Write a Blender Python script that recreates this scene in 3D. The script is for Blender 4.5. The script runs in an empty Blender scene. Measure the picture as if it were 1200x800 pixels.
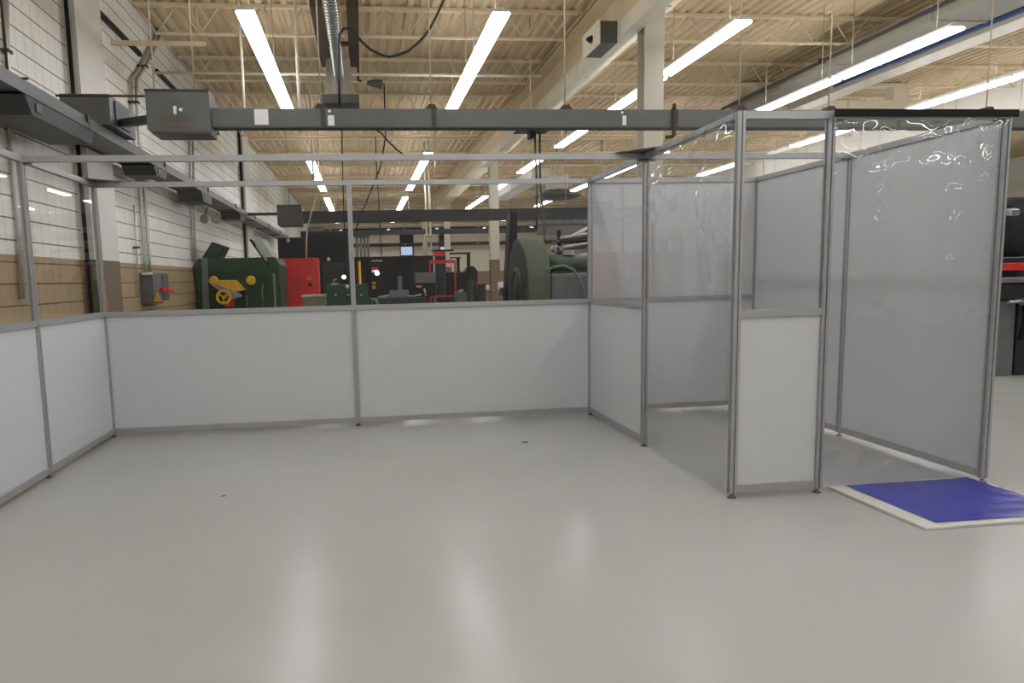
EXPOSURE = -0.36
TUBE = 22
import bpy, math, random
from math import sin, cos, pi, sqrt, radians
from mathutils import Vector, Matrix, noise

random.seed(7)
S = bpy.context.scene
COL = S.collection

# ------------------------------------------------------------------ camera
CAM_H = 1.4697
FPX, CX, CY = 832.69, 525.01, 425.50
PITCH, ROLL, YAW = 0.1193, -0.0241, 0.1163
fwd = Vector((sin(YAW)*cos(PITCH), cos(YAW)*cos(PITCH), -sin(PITCH)))
rt0 = Vector((cos(YAW), -sin(YAW), 0.0))
up0 = rt0.cross(fwd)
rt = rt0*cos(ROLL) + up0*sin(ROLL)
up = -rt0*sin(ROLL) + up0*cos(ROLL)
cd = bpy.data.cameras.new('camera')
cam = bpy.data.objects.new('camera', cd); COL.objects.link(cam)
cd.sensor_fit = 'HORIZONTAL'; cd.sensor_width = 36.0; cd.lens = FPX/1200*36.0
cd.shift_x = (600-CX)/1200; cd.shift_y = (CY-400)/1200
cd.clip_start = 0.05; cd.clip_end = 300
M = Matrix.Identity(4)
for i in range(3):
    M[i][0] = rt[i]; M[i][1] = up[i]; M[i][2] = -fwd[i]
M[2][3] = CAM_H
cam.matrix_world = M
S.camera = cam
EYE = Vector((0, 0, CAM_H))

def ray(u, v):
    return rt*((u-CX)/FPX) - up*((v-CY)/FPX) + fwd
def at(u, v, Y):
    """the point at depth Y that the photograph shows at pixel u, v"""
    d = ray(u, v); return EYE + d*(Y/d.y)
def on_x(u, v, X):
    d = ray(u, v); return EYE + d*(X/d.x)
def on_z(u, v, Z):
    d = ray(u, v); return EYE + d*((Z-CAM_H)/d.z)

# ------------------------------------------------------------------ view / world
S.view_settings.view_transform = 'Standard'
S.view_settings.look = 'None'
S.view_settings.gamma = 1.0
S.view_settings.use_curve_mapping = False
S.view_settings.exposure = EXPOSURE
S.cycles.max_bounces = 10
S.cycles.diffuse_bounces = 4
S.cycles.glossy_bounces = 4
S.cycles.transmission_bounces = 6
S.cycles.transparent_max_bounces = 24
S.cycles.sample_clamp_indirect = 4.0
S.cycles.caustics_reflective = False
S.cycles.caustics_refractive = False
S.cycles.use_denoising = True
w = bpy.data.worlds.new('world'); S.world = w; w.use_nodes = True
w.node_tree.nodes['Background'].inputs[0].default_value = (0.75, 0.85, 1, 1)
w.node_tree.nodes['Background'].inputs[1].default_value = 0.3

# ------------------------------------------------------------------ materials
def srgb(r, g, b):
    f = lambda c: (c/255)/12.92 if c/255 <= .04045 else ((c/255+.055)/1.055)**2.4
    return (f(r), f(g), f(b), 1)

def mat(name, rgb, rough=0.5, metal=0.0, vary=0.06, scale=6.0, bump=0.0, spec=0.5):
    m = bpy.data.materials.new(name); m.use_nodes = True
    nt = m.node_tree; n = nt.nodes; b = n['Principled BSDF']
    b.inputs['Roughness'].default_value = rough
    b.inputs['Metallic'].default_value = metal
    b.inputs['Specular IOR Level'].default_value = spec
    tc = n.new('ShaderNodeTexCoord'); nz = n.new('ShaderNodeTexNoise')
    nz.inputs['Scale'].default_value = scale; nz.inputs['Detail'].default_value = 5
    nt.links.new(tc.outputs['Object'], nz.inputs['Vector'])
    mr = n.new('ShaderNodeMapRange')
    mr.inputs[1].default_value = .3; mr.inputs[2].default_value = .7
    mr.inputs[3].default_value = 1-vary; mr.inputs[4].default_value = 1+vary
    nt.links.new(nz.outputs[0], mr.inputs[0])
    mx = n.new('ShaderNodeMix'); mx.data_type = 'RGBA'; mx.blend_type = 'MULTIPLY'
    mx.inputs[0].default_value = 1
    mx.inputs[6].default_value = srgb(*rgb)
    nt.links.new(mr.outputs[0], mx.inputs[7])
    nt.links.new(mx.outputs[2], b.inputs['Base Color'])
    if bump:
        bp = n.new('ShaderNodeBump'); bp.inputs['Strength'].default_value = bump
        bp.inputs['Distance'].default_value = .01
        nt.links.new(nz.outputs[0], bp.inputs['Height']); nt.links.new(bp.outputs[0], b.inputs['Normal'])
    return m

def emit(name, rgb, strength):
    m = bpy.data.materials.new(name); m.use_nodes = True
    nt = m.node_tree; nt.nodes.clear()
    e = nt.nodes.new('ShaderNodeEmission'); o = nt.nodes.new('ShaderNodeOutputMaterial')
    e.inputs[0].default_value = srgb(*rgb); e.inputs[1].default_value = strength
    nt.links.new(e.outputs[0], o.inputs[0]); return m

def clear(name, tint, haze, hazecol, rough, ior=1.5, wav=0.0, wscale=3.0, gain=1.0):
    """thin clear sheet: see-through, a mirror gloss by angle, a little milkiness"""
    m = bpy.data.materials.new(name); m.use_nodes = True
    nt = m.node_tree; n = nt.nodes; n.clear(); L = nt.links.new
    o = n.new('ShaderNodeOutputMaterial')
    t = n.new('ShaderNodeBsdfTransparent'); t.inputs[0].default_value = (tint, tint, tint, 1)
    d = n.new('ShaderNodeBsdfDiffuse'); d.inputs[0].default_value = srgb(*hazecol)
    g = n.new('ShaderNodeBsdfGlossy'); g.inputs['Roughness'].default_value = rough
    geo = n.new('ShaderNodeNewGeometry'); dt = n.new('ShaderNodeVectorMath'); dt.operation = 'DOT_PRODUCT'
    L(geo.outputs['Incoming'], dt.inputs[0]); L(geo.outputs['Normal'], dt.inputs[1])
    def mth(op, a, v=None):
        x = n.new('ShaderNodeMath'); x.operation = op
        for i, s in enumerate((a, v)):
            if isinstance(s, bpy.types.NodeSocket): L(s, x.inputs[i])
            elif s is not None: x.inputs[i].default_value = s
        return x.outputs[0]
    r0 = ((ior-1)/(ior+1))**2
    ab = mth('ABSOLUTE', dt.outputs['Value'])
    fr = mth('ADD', mth('MULTIPLY', mth('POWER', mth('SUBTRACT', 1.0, ab), 5.0), 1-r0), r0)
    fr = mth('MULTIPLY', fr, gain)
    m1 = n.new('ShaderNodeMixShader'); m2 = n.new('ShaderNodeMixShader')
    m1.inputs[0].default_value = haze
    L(t.outputs[0], m1.inputs[1]); L(d.outputs[0], m1.inputs[2])
    L(fr, m2.inputs[0]); L(m1.outputs[0], m2.inputs[1]); L(g.outputs[0], m2.inputs[2])
    if wav:
        tc = n.new('ShaderNodeTexCoord'); nz = n.new('ShaderNodeTexNoise')
        nz.inputs['Scale'].default_value = wscale; nz.inputs['Detail'].default_value = 1
        bp = n.new('ShaderNodeBump'); bp.inputs['Strength'].default_value = wav; bp.inputs['Distance'].default_value = .02
        L(tc.outputs['Object'], nz.inputs['Vector']); L(nz.outputs[0], bp.inputs['Height'])
        L(bp.outputs[0], g.inputs['Normal']); L(bp.outputs[0], dt.inputs[1])
    L(m2.outputs[0], o.inputs[0]); return m

def floor_mat():
    m = mat('floor_epoxy', (171, 171, 169), .3, 0, .035, .7, 0)
    nt = m.node_tree; n = nt.nodes; L = nt.links.new; b = n['Principled BSDF']
    tc = [x for x in n if x.type == 'TEX_COORD'][0]
    nz = n.new('ShaderNodeTexNoise'); nz.inputs['Scale'].default_value = 2.2; nz.inputs['Detail'].default_value = 6
    L(tc.outputs['Object'], nz.inputs['Vector'])
    mr = n.new('ShaderNodeMapRange'); mr.inputs[1].default_value = .3; mr.inputs[2].default_value = .7
    mr.inputs[3].default_value = .2; mr.inputs[4].default_value = .265
    b.inputs['Specular IOR Level'].default_value = .36
    L(nz.outputs[0], mr.inputs[0]); L(mr.outputs[0], b.inputs['Roughness'])
    # worn, slightly brownish traffic stains
    bc = b.inputs['Base Color'].links[0].from_socket
    n3 = n.new('ShaderNodeTexNoise'); n3.inputs['Scale'].default_value = .55; n3.inputs['Detail'].default_value = 9; n3.inputs['Roughness'].default_value = .7
    L(tc.outputs['Object'], n3.inputs['Vector'])
    r3 = n.new('ShaderNodeMapRange'); r3.inputs[1].default_value = .5; r3.inputs[2].default_value = .72; r3.inputs[3].default_value = 0; r3.inputs[4].default_value = .3
    L(n3.outputs[0], r3.inputs[0])
    mx = n.new('ShaderNodeMix'); mx.data_type = 'RGBA'; mx.inputs[7].default_value = srgb(158, 150, 138)
    L(r3.outputs[0], mx.inputs[0]); L(bc, mx.inputs[6]); L(mx.outputs[2], b.inputs['Base Color'])
    n2 = n.new('ShaderNodeTexNoise'); n2.inputs['Scale'].default_value = 14; n2.inputs['Detail'].default_value = 2
    L(tc.outputs['Object'], n2.inputs['Vector'])
    bp = n.new('ShaderNodeBump'); bp.inputs['Strength'].default_value = .06; bp.inputs['Distance'].default_value = .01
    L(n2.outputs[0], bp.inputs['Height']); L(bp.outputs[0], b.inputs['Normal'])
    return m

def block_wall(name, upper, lower, zsplit, axis, bw=.2, bh=.215):
    """stack-bond glazed block with a coloured dado below zsplit"""
    m = bpy.data.materials.new(name); m.use_nodes = True
    nt = m.node_tree; n = nt.nodes; L = nt.links.new; b = n['Principled BSDF']
    b.inputs['Roughness'].default_value = .45
    tc = n.new('ShaderNodeTexCoord'); sp = n.new('ShaderNodeSeparateXYZ'); L(tc.outputs['Object'], sp.inputs[0])
    def frac(sock, size):
        a = n.new('ShaderNodeMath'); a.operation = 'DIVIDE'; a.inputs[1].default_value = size; L(sock, a.inputs[0])
        f = n.new('ShaderNodeMath'); f.operation = 'FRACT'; L(a.outputs[0], f.inputs[0]); return f.outputs[0]
    def less(sock, v):
        a = n.new('ShaderNodeMath'); a.operation = 'LESS_THAN'; a.inputs[1].default_value = v; L(sock, a.inputs[0]); return a.outputs[0]
    jz = less(frac(sp.outputs['Z'], bh), .07)
    jy = less(frac(sp.outputs[axis], bw), .05)
    lo = less(sp.outputs['Z'], zsplit)
    nz = n.new('ShaderNodeTexNoise'); nz.inputs['Scale'].default_value = 1.2; nz.inputs['Detail'].default_value = 6
    L(tc.outputs['Object'], nz.inputs['Vector'])
    def mix(f, a, c, blend='MIX'):
        x = n.new('ShaderNodeMix'); x.data_type = 'RGBA'; x.blend_type = blend
        for s, v in ((0, f), (6, a), (7, c)):
            if isinstance(v, bpy.types.NodeSocket): L(v, x.inputs[s])
            else: x.inputs[s].default_value = v
        return x.outputs[2]
    c = mix(lo, srgb(*upper), srgb(*lower))
    a = n.new('ShaderNodeMath'); a.operation = 'MULTIPLY'; a.inputs[1].default_value = .6; L(jy, a.inputs[0])
    c = mix(a.outputs[0], c, mix(1, c, (.45, .42, .38, 1), 'MULTIPLY'))
    c = mix(jz, c, mix(1, c, (.22, .2, .17, 1), 'MULTIPLY'))
    mr = n.new('ShaderNodeMapRange'); mr.inputs[1].default_value = .3; mr.inputs[2].default_value = .7
    mr.inputs[3].default_value = .9; mr.inputs[4].default_value = 1.06; L(nz.outputs[0], mr.inputs[0])
    L(mix(1, c, mr.outputs[0], 'MULTIPLY'), b.inputs['Base Color'])
    return m

def two_tone(name, upper, lower, zsplit, rough=.5):
    m = bpy.data.materials.new(name); m.use_nodes = True
    nt = m.node_tree; n = nt.nodes; L = nt.links.new; b = n['Principled BSDF']
    b.inputs['Roughness'].default_value = rough
    tc = n.new('ShaderNodeTexCoord'); sp = n.new('ShaderNodeSeparateXYZ'); L(tc.outputs['Object'], sp.inputs[0])
    a = n.new('ShaderNodeMath'); a.operation = 'LESS_THAN'; a.inputs[1].default_value = zsplit; L(sp.outputs['Z'], a.inputs[0])
    x = n.new('ShaderNodeMix'); x.data_type = 'RGBA'; L(a.outputs[0], x.inputs[0])
    x.inputs[6].default_value = srgb(*upper); x.inputs[7].default_value = srgb(*lower)
    L(x.outputs[2], b.inputs['Base Color']); return m

MT = {}
MT['floor'] = floor_mat()
MT['wall_block'] = block_wall('glazed_block', (246, 243, 234), (174, 151, 118), 1.80, 'Y')
MT['wall_back'] = two_tone('back_wall_paint', (244, 234, 210), (160, 130, 100), 1.9)
MT['cream'] = mat('cream_paint', (240, 231, 210), .5, 0, .04)
MT['white_wall'] = mat('white_wall_paint', (250, 247, 238), .6, 0, .02)
MT['deck'] = mat('deck_paint', (214, 191, 152), .6, 0, .06, 1.5)
MT['steel_cream'] = mat('joist_paint', (234, 217, 184), .5, 0, .06, 3)
MT['pilaster'] = two_tone('pilaster_paint', (224, 220, 211), (112, 96, 78), 1.80)
MT['column'] = two_tone('column_paint', (206, 200, 184), (120, 100, 78), 2.0)
MT['alu'] = mat('anodised_aluminium', (172, 173, 174), .45, .6, .03, 20)
MT['panel'] = mat('white_laminate', (199, 202, 204), .35, 0, .012, 3)
MT['pane'] = clear('clear_acrylic', .98, .004, (200, 200, 200), .015, 1.38, 0, 3, .62)
MT['duct_grey'] = mat('overhead_duct_paint', (158, 152, 136), .55, 0, .05)
MT['vinyl'] = clear('clear_vinyl', .96, .06, (205, 205, 205), .012, 1.5, 0, 9, 2.4)
MT['vinyl_side'] = clear('clear_vinyl_side', .96, .06, (205, 205, 205), .012, 1.5, 0, 9, 1.3)
MT['black_strip'] = mat('black_strip', (12, 12, 14), .6, 0, .05, 5, 0, .2)
MT['foot'] = mat('foot_steel', (90, 90, 92), .4, .6)
MT['bus'] = mat('bus_duct_grey', (88, 90, 87), .45, .1, .08, 4)
MT['bus_dark'] = mat('bus_duct_dark', (54, 55, 54), .5, .1, .1, 4)
MT['rod'] = mat('rod_zinc', (196, 184, 158), .5, .2)
MT['clamp'] = mat('clamp_rust', (62, 44, 38), .7)
MT['conduit'] = mat('galvanised', (190, 188, 180), .4, .5)
MT['spiral'] = mat('spiral_duct_steel', (205, 206, 204), .22, .95, .06, 8)
MT['black'] = mat('black_paint', (14, 15, 18), .5, 0, .15, 4, 0, .25)
MT['cable'] = mat('black_rubber', (22, 22, 22), .5)
MT['dark_brown'] = mat('dark_brown_steel', (70, 52, 38), .7, .1, .15)
MT['green'] = mat('machine_green', (30, 58, 40), .45, .05, .18, 5, 0, .3)
MT['green_grey'] = mat('worn_green', (92, 112, 104), .5, .1, .12, 5)
MT['lid'] = mat('lid_pale', (176, 182, 166), .5, .1, .08, 5)
MT['yellow'] = mat('machine_yellow', (206, 164, 40), .5, 0, .15, 9)
MT['orange_y'] = mat('post_yellow', (250, 190, 16), .45)
MT['red'] = mat('machine_red', (214, 22, 18), .4, 0, .06, 3)
MT['rust_red'] = mat('frame_red', (190, 34, 30), .5)
MT['grey_mach'] = mat('machine_grey', (98, 100, 100), .5, .1, .12, 5)
MT['dark_grey'] = mat('dark_grey', (40, 42, 46), .5, .1, .15, 5, 0, .3)
MT['khaki'] = mat('khaki_paint', (120, 118, 92), .6)
MT['olive'] = mat('blower_green', (74, 84, 66), .5, .1, .15, 5)
MT['olive_dark'] = mat('blower_dark_green', (34, 42, 35), .55, .1, .2, 5)
MT['white'] = mat('white_label', (232, 232, 228), .6)
MT['blue'] = mat('sticky_blue_film', (44, 52, 158), .2, 0, .12, 5, .25)
MT['mat_frame'] = mat('mat_frame_plastic', (204, 202, 194), .45)
MT['red_text'] = mat('faded_red_lettering', (120, 62, 48), .7)
MT['wood'] = mat('brown_wood', (160, 92, 52), .6, 0, .2, 12)
MT['blue_pipe'] = mat('blue_pipe_paint', (58, 84, 140), .4)
MT['silver'] = mat('bare_steel', (170, 172, 174), .3, .9)
MT['tube'] = emit('fluorescent_tube', (247, 250, 255), TUBE)
MT['fixture'] = mat('fixture_enamel', (240, 240, 236), .35)
MT['day'] = emit('daylight_pane', (200, 222, 250), 1.0)
MT['led'] = emit('work_light', (235, 240, 255), 12)

# ------------------------------------------------------------------ geometry helpers
class MB:
    """gathers shapes, then links them as ONE mesh object"""
    def __init__(s): s.v = []; s.f = []; s.sm = []
    def add(s, vs, fs, smooth=False):
        o = len(s.v); s.v += [tuple(p) for p in vs]
        for f in fs: s.f.append([i+o for i in f]); s.sm.append(smooth)
        return s
    def box(s, x0, x1, y0, y1, z0, z1):
        x0, x1 = sorted((x0, x1)); y0, y1 = sorted((y0, y1)); z0, z1 = sorted((z0, z1))
        v = [(x, y, z) for z in (z0, z1) for y in (y0, y1) for x in (x0, x1)]
        return s.add(v, [(0,2,3,1), (4,5,7,6), (0,1,5,4), (2,6,7,3), (0,4,6,2), (1,3,7,5)])
    def hull8(s, a, b):
        """two matching quads joined into a solid"""
        return s.prism_pts(a, b)
    def prism_pts(s, a, b):
        n = len(a)
        fs = [tuple(range(n))[::-1], tuple(range(n, 2*n))]
        fs += [(i, (i+1) % n, n+(i+1) % n, n+i) for i in range(n)]
        return s.add(list(a)+list(b), fs)
    def prism(s, poly, axis, a, b):
        """2-D outline extruded along axis from a to b (x: (y,z), y: (x,z), z: (x,y))"""
        k = {'x': lambda p, t: (t, p[0], p[1]), 'y': lambda p, t: (p[0], t, p[1]), 'z': lambda p, t: (p[0], p[1], t)}[axis]
        return s.prism_pts([k(p, a) for p in poly], [k(p, b) for p in poly])
    def tube(s, pts, r, seg=8, r2=None):
        pts = [Vector(p) for p in pts]; n = len(pts); rings = []; nrm = None
        for i, p in enumerate(pts):
            t = (pts[min(i+1, n-1)]-pts[max(i-1, 0)]).normalized()
            if nrm is None:
                nrm = t.orthogonal().normalized()
            else:
                nrm = (nrm - t*nrm.dot(t)).normalized()
            bn = t.cross(nrm)
            rr = r if r2 is None else r+(r2-r)*i/(n-1)
            rings.append([p+(nrm*cos(2*pi*k/seg)+bn*sin(2*pi*k/seg))*rr for k in range(seg)])
        o = len(s.v)
        for R_ in rings: s.v += [tuple(q) for q in R_]
        for i in range(n-1):
            for k in range(seg):
                s.f.append([o+i*seg+k, o+i*seg+(k+1) % seg, o+(i+1)*seg+(k+1) % seg, o+(i+1)*seg+k]); s.sm.append(True)
        s.f.append([o+k for k in range(seg)][::-1]); s.sm.append(False)
        s.f.append([o+(n-1)*seg+k for k in range(seg)]); s.sm.append(False)
        return s
    def lathe(s, c, axis, prof, seg=20):
        """profile of (along, radius) spun about axis through c"""
        ax = Vector(axis).normalized(); u = ax.orthogonal().normalized(); v = ax.cross(u); c = Vector(c)
        o = len(s.v); m = len(prof)
        for (h, r) in prof:
            for k in range(seg):
                a = 2*pi*k/seg; s.v.append(tuple(c+ax*h+(u*cos(a)+v*sin(a))*r))
        for i in range(m-1):
            for k in range(seg):
                s.f.append([o+i*seg+k, o+i*seg+(k+1) % seg, o+(i+1)*seg+(k+1) % seg, o+(i+1)*seg+k]); s.sm.append(True)
        s.f.append([o+k for k in range(seg)][::-1]); s.sm.append(False)
        s.f.append([o+(m-1)*seg+k for k in range(seg)]); s.sm.append(False)
        return s
    def beam(s, p, q, w, h):
        """rectangular bar from p to q"""
        p, q = Vector(p), Vector(q); t = (q-p).normalized()
        side = t.cross(Vector((0, 0, 1)))
        side = side.normalized() if side.length > 1e-4 else Vector((1, 0, 0))
        u = side.cross(t).normalized()
        c = lambda o: [o+side*(a*w/2)+u*(b*h/2) for a, b in ((-1,-1), (1,-1), (1,1), (-1,1))]
        return s.prism_pts(c(p), c(q))
    def build(s, name, m, parent=None, bevel=0.0):
        org = wloc(parent) if parent else Vector((0, 0, 0))
        me = bpy.data.meshes.new(name)
        me.from_pydata([tuple(Vector(p)-org) for p in s.v], [], s.f)
        me.polygons.foreach_set('use_smooth', s.sm)
        me.update()
        import bmesh
        bm = bmesh.new(); bm.from_mesh(me); bmesh.ops.recalc_face_normals(bm, faces=bm.faces); bm.to_mesh(me); bm.free()
        me.materials.append(MT[m] if isinstance(m, str) else m)
        o = bpy.data.objects.new(name, me); COL.objects.link(o)
        if parent: o.parent = parent
        if bevel:
            b = o.modifiers.new('bevel', 'BEVEL'); b.width = bevel; b.segments = 2; b.limit_method = 'ANGLE'
        return o

def wloc(o):
    v = Vector((0, 0, 0))
    while o: v += Vector(o.location); o = o.parent
    return v
def tag(o, label, cat, group=None, kind=None):
    o['label'] = label; o['category'] = cat
    if group: o['group'] = group
    if kind: o['kind'] = kind
    return o
def thing(name, label, cat, loc=(0, 0, 0), group=None):
    o = bpy.data.objects.new(name, None); COL.objects.link(o); o.location = loc
    o.empty_display_size = .1
    return tag(o, label, cat, group)
def struct(name, mb, m, **k):
    o = mb.build(name, m, **k); o['kind'] = 'structure'; o['category'] = name.split('_')[0]; return o
def dup(root, loc, label, group=None):
    r = root.copy(); COL.objects.link(r); r.location = loc; r['label'] = label
    if group: r['group'] = group
    for ch in root.children:
        c = ch.copy(); COL.objects.link(c); c.parent = r
        for g in ch.children:
            d = g.copy(); COL.objects.link(d); d.parent = c
    return r
def text_mesh(name, txt, size, loc, m, parent, thick=.002):
    cu = bpy.data.curves.new(name+'_curve', 'FONT'); cu.body = txt; cu.size = size; cu.align_x = 'CENTER'; cu.extrude = thick
    t = bpy.data.objects.new(name+'_curve', cu); COL.objects.link(t)
    bpy.context.view_layer.update()
    me = bpy.data.meshes.new_from_object(t.evaluated_get(bpy.context.evaluated_depsgraph_get()))
    bpy.data.objects.remove(t); bpy.data.curves.remove(cu)
    rotm = Matrix.Rotation(pi/2, 4, 'X'); me.transform(rotm)
    me.transform(Matrix.Translation(Vector(loc)-wloc(parent)))
    me.materials.clear(); me.materials.append(MT[m])
    o = bpy.data.objects.new(name, me); COL.objects.link(o); o.parent = parent; return o
ORD = ['nearest', 'second', 'third', 'fourth', 'fifth', 'sixth', 'seventh', 'eighth', 'ninth', 'tenth', 'eleventh', 'twelfth', 'thirteenth', 'fourteenth', 'fifteenth', 'sixteenth']
# ================================================================== THE SETTING
XW, XE, YN, YF, ZD_ = -3.4, 27.0, -12.0, 50.0, 5.84     # left wall, right wall, behind the camera, far wall, deck underside
struct('floor', MB().box(XW-.2, XE+.2, YN-.2, YF+.2, -.2, 0), 'floor')
struct('wall_left', MB().box(XW-.2, XW, YN-.2, YF+.2, 0, ZD_+.3), 'wall_block')
struct('wall_back', MB().box(XW, XE, YF, YF+.2, 0, ZD_+.3), 'wall_back')
struct('wall_right', MB().box(XE, XE+.2, YN-.2, YF+.2, 0, ZD_+.3), 'white_wall')
struct('wall_front', MB().box(XW, XE, YN-.2, YN, 0, ZD_+.3), 'white_wall')
# fluted roof deck, flutes running away from the camera
m = MB(); x = XW; prof = []
while x < XE:
    prof += [(x, ZD_+.04), (x+.06, ZD_+.04), (x+.09, ZD_), (x+.17, ZD_)]
    x += .2
prof.append((XE, ZD_+.04))
vs = [(a, YN, b) for a, b in prof]+[(a, YF, b) for a, b in prof]; n = len(prof)
m.add(vs, [(i, i+1, n+i+1, n+i) for i in range(n-1)])
m.box(XW, XE, YN, YF, ZD_+.08, ZD_+.2)
struct('ceiling', m, 'deck')
# pilasters on the left wall
for i, (a, b) in enumerate(((9.3, 10.2), (21.5, 22.6), (33.7, 34.8))):
    struct('trim_%d' % (i+1), MB().box(XW, XW+.14, a, b, 0, ZD_), 'pilaster')
struct('trim_4', MB().box(XW, XW+.05, 10.25, 12.3, 5.08, 5.15).box(XW, XW+.05, 13.2, 15.3, 5.08, 5.15)
       .box(XW, XW+.05, 15.9, 18.5, 5.08, 5.15), 'black')
# dark door bays with lit panes in the far wall
for i, (a, b) in enumerate(((468, 484), (514, 528))):
    p, q = at(a, 267, YF), at(b, 267, YF)
    d = MB().box(p.x, q.x, YF-.06, YF-.01, 0, p.z)
    o = struct('door_%d' % (i+1), d, 'dark_grey')
    w0, w1 = at(a+2, 299, YF), at(b-1, 289, YF)
    MB().box(w0.x, w1.x, YF-.09, YF-.061, w0.z, w1.z).build('window_pane', 'day', o)
# cream bulkhead with an opening at the right, and the high white soffit band along the bay
p0, p1 = at(868, 140, 16.2), at(1062, 140, 16.2)
zb = p0.z; o0, o1 = at(980, 117, 16.2), at(1048, 100, 16.2)
m = MB()
m.box(p0.x, o0.x, 16.2, 16.5, zb, ZD_-.02).box(o1.x, 13.15, 16.2, 16.5, zb, ZD_-.02)
m.box(o0.x, o1.x, 16.2, 16.5, zb, o0.z).box(o0.x, o1.x, 16.2, 16.5, o1.z, ZD_-.02)
struct('trim_5', m, 'cream')
struct('trim_6', MB().box(14.9, 15.2, -6, YF, 4.93, ZD_), 'white_wall')
# far columns' line and girder
g = thing('roof_girder', 'deep tan steel roof girder running away above the row of columns', 'girder', (4.1, 20, 5.1))
MB().box(3.82, 4.38, YN+.1, YF-.1, 5.69, 5.72).build('top_flange', 'steel_cream', g)
MB().box(4.07, 4.13, YN+.1, YF-.1, 5.12, 5.69).build('web', 'steel_cream', g)
MB().box(3.82, 4.38, YN+.1, YF-.1, 5.08, 5.12).build('bottom_flange', 'steel_cream', g)

def column(y, label):
    c = thing('steel_column', label, 'column', (4.1, y, 0), 'columns under the girder')
    MB().box(3.97, 4.25, y, y+.022, 0.02, 5.06).box(3.97, 4.25, y+.26, y+.282, 0.02, 5.06)\
        .box(4.1, 4.12, y+.022, y+.26, 0.02, 5.06).build('shaft', 'column', c)
    MB().box(3.9, 4.32, y-.06, y+.34, 0, .02).build('base_plate', 'column', c)
    MB().box(3.9, 4.32, y-.06, y+.34, 5.06, 5.08).build('cap_plate', 'column', c)
column(9.8, 'tall pale steel column behind the clear vinyl door, nearest of the columns')
column(21.9, 'pale steel column with a brown foot rising beside the green blower')
column(34.1, 'slim pale steel column rising behind the red frame')
column(46.3, 'farthest pale steel column close to the back wall')

# open-web joists
def joist(y, x0, x1, label):
    j = thing('roof_joist', label, 'joist', (x0, y, 5.84), 'open-web roof joists')
    MB().box(x0, x1, y-.05, y-.008, 5.79, 5.838).box(x0, x1, y+.008, y+.05, 5.79, 5.838).build('top_chord', 'steel_cream', j)
    MB().box(x0+.3, x1-.3, y-.035, y-.006, 5.37, 5.40).box(x0+.3, x1-.3, y+.006, y+.035, 5.37, 5.40).build('bottom_chord', 'steel_cream', j)
    wb = MB(); n = max(2, int((x1-x0)/.62)); st = (x1-x0)/n
    for i in range(n):
        a = x0+i*st; top, bot = 5.80, 5.385
        wb.tube([(a+.02, y, top), (a+st/2, y, bot)], .011, 5).tube([(a+st/2, y, bot), (a+st-.02, y, top)], .011, 5)
    wb.build('web', 'steel_cream', j)
for i in range(14):
    y = 12.14+2.673*i
    joist(y, XW+.02, 3.8, 'tan open-web roof joist between left wall and girder, %s of the left bay' % ORD[i])
    joist(y, 4.4, 14.86, 'tan open-web roof joist right of the girder, %s of the right bay' % ORD[i])

# ================================================================== LIGHTS
def make_fixture(loc, label, group):
    x, y, z = loc; L_ = 2.4
    t = thing('strip_light', label, 'light fixture', loc, group)
    MB().prism([(x-.04, z+.085), (x+.04, z+.085), (x+.065, z+.028), (x-.065, z+.028)], 'y', y+.02, y+L_-.02).build('housing', 'fixture', t)
    for dx in (-.09, -.03, .03, .09):
        MB().tube([(x+dx, y+.0, z), (x+dx, y+L_-.05, z)], .02, 7).build('fluorescent_tube', 'tube', t)
    for yy in (y, y+L_-.03):
        MB().box(x-.1, x+.1, yy, yy+.03, z+.021, z+.05).build('end_plate', 'fixture', t)
    for yy in (y+.35, y+L_-.35):
        MB().tube([(x, yy, z+.07), (x, yy, ZD_)], .008, 5).build('hanger', 'rod', t)
    return t
ROWX = (-1.22, 1.75, 4.85, 7.87, 10.95); ZL = 4.56
ROWN = ('the leftmost row', 'the second row from the left', 'the middle row', 'the second row from the right', 'the rightmost row')
ROWS = ((8.8, 11.28, 18.3, 20.75, 23.15, 27.7, 30.1), (8.7, 11.2, 18.1, 20.55, 23.1, 27.6, 30.05),
        (8.8, 11.3, 14.95, 19.2, 23.6, 27.6, 30.0), (8.9, 11.35, 18.0, 20.45, 24.3, 29.4), (8.7, 11.15, 14.95, 20.0, 24.3, 29.4))
fx = None
for r in range(5):
    for i, y in enumerate(ROWS[r]):
        lb = 'white fluorescent strip light in %s, %s from the camera' % (ROWN[r], ORD[i])
        if fx is None: fx = make_fixture((ROWX[r], y, ZL), lb, 'fluorescent strip lights')
        else: dup(fx, (ROWX[r], y, ZL), lb)
dup(fx, (17.3, 19.5, ZL), 'white fluorescent strip light at the right edge beyond the soffit', 'fluorescent strip lights')
for r in range(5):
    for y in (-9.8, -7.3, -2.2, .25, 2.7, 5.15):  # rows carry on unseen behind the camera; overhead ones added to brighten the booth
        dup(fx, (ROWX[r], y, ZL), 'white fluorescent strip light overhead, unseen outside the frame', 'strip lights outside the frame')
for y in (37, 45.4):  # unseen extra fixtures, added to brighten the far wall
    for r in range(5): dup(fx, (ROWX[r], y, ZL), 'added strip light, unseen behind the dark duct, brightening the far wall', 'strip lights added unseen for the far wall')
for y in (2, 4.4, 8.7, 11.2, 13.65, 16.1, 18.55, 21, 23.45, 29.4, 37):  # extra row kept out of view, added to whiten the soffit
    dup(fx, (13.95, y, ZL), 'added strip light, unseen behind the entry wall, brightening the white soffit', 'strip lights added unseen for the soffit')
for y in (9, 22, 30):
    dup(fx, (21.5, y, ZL), 'white fluorescent strip light in the far right bay, out of sight', 'strip lights out of sight in the far bay')

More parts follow.
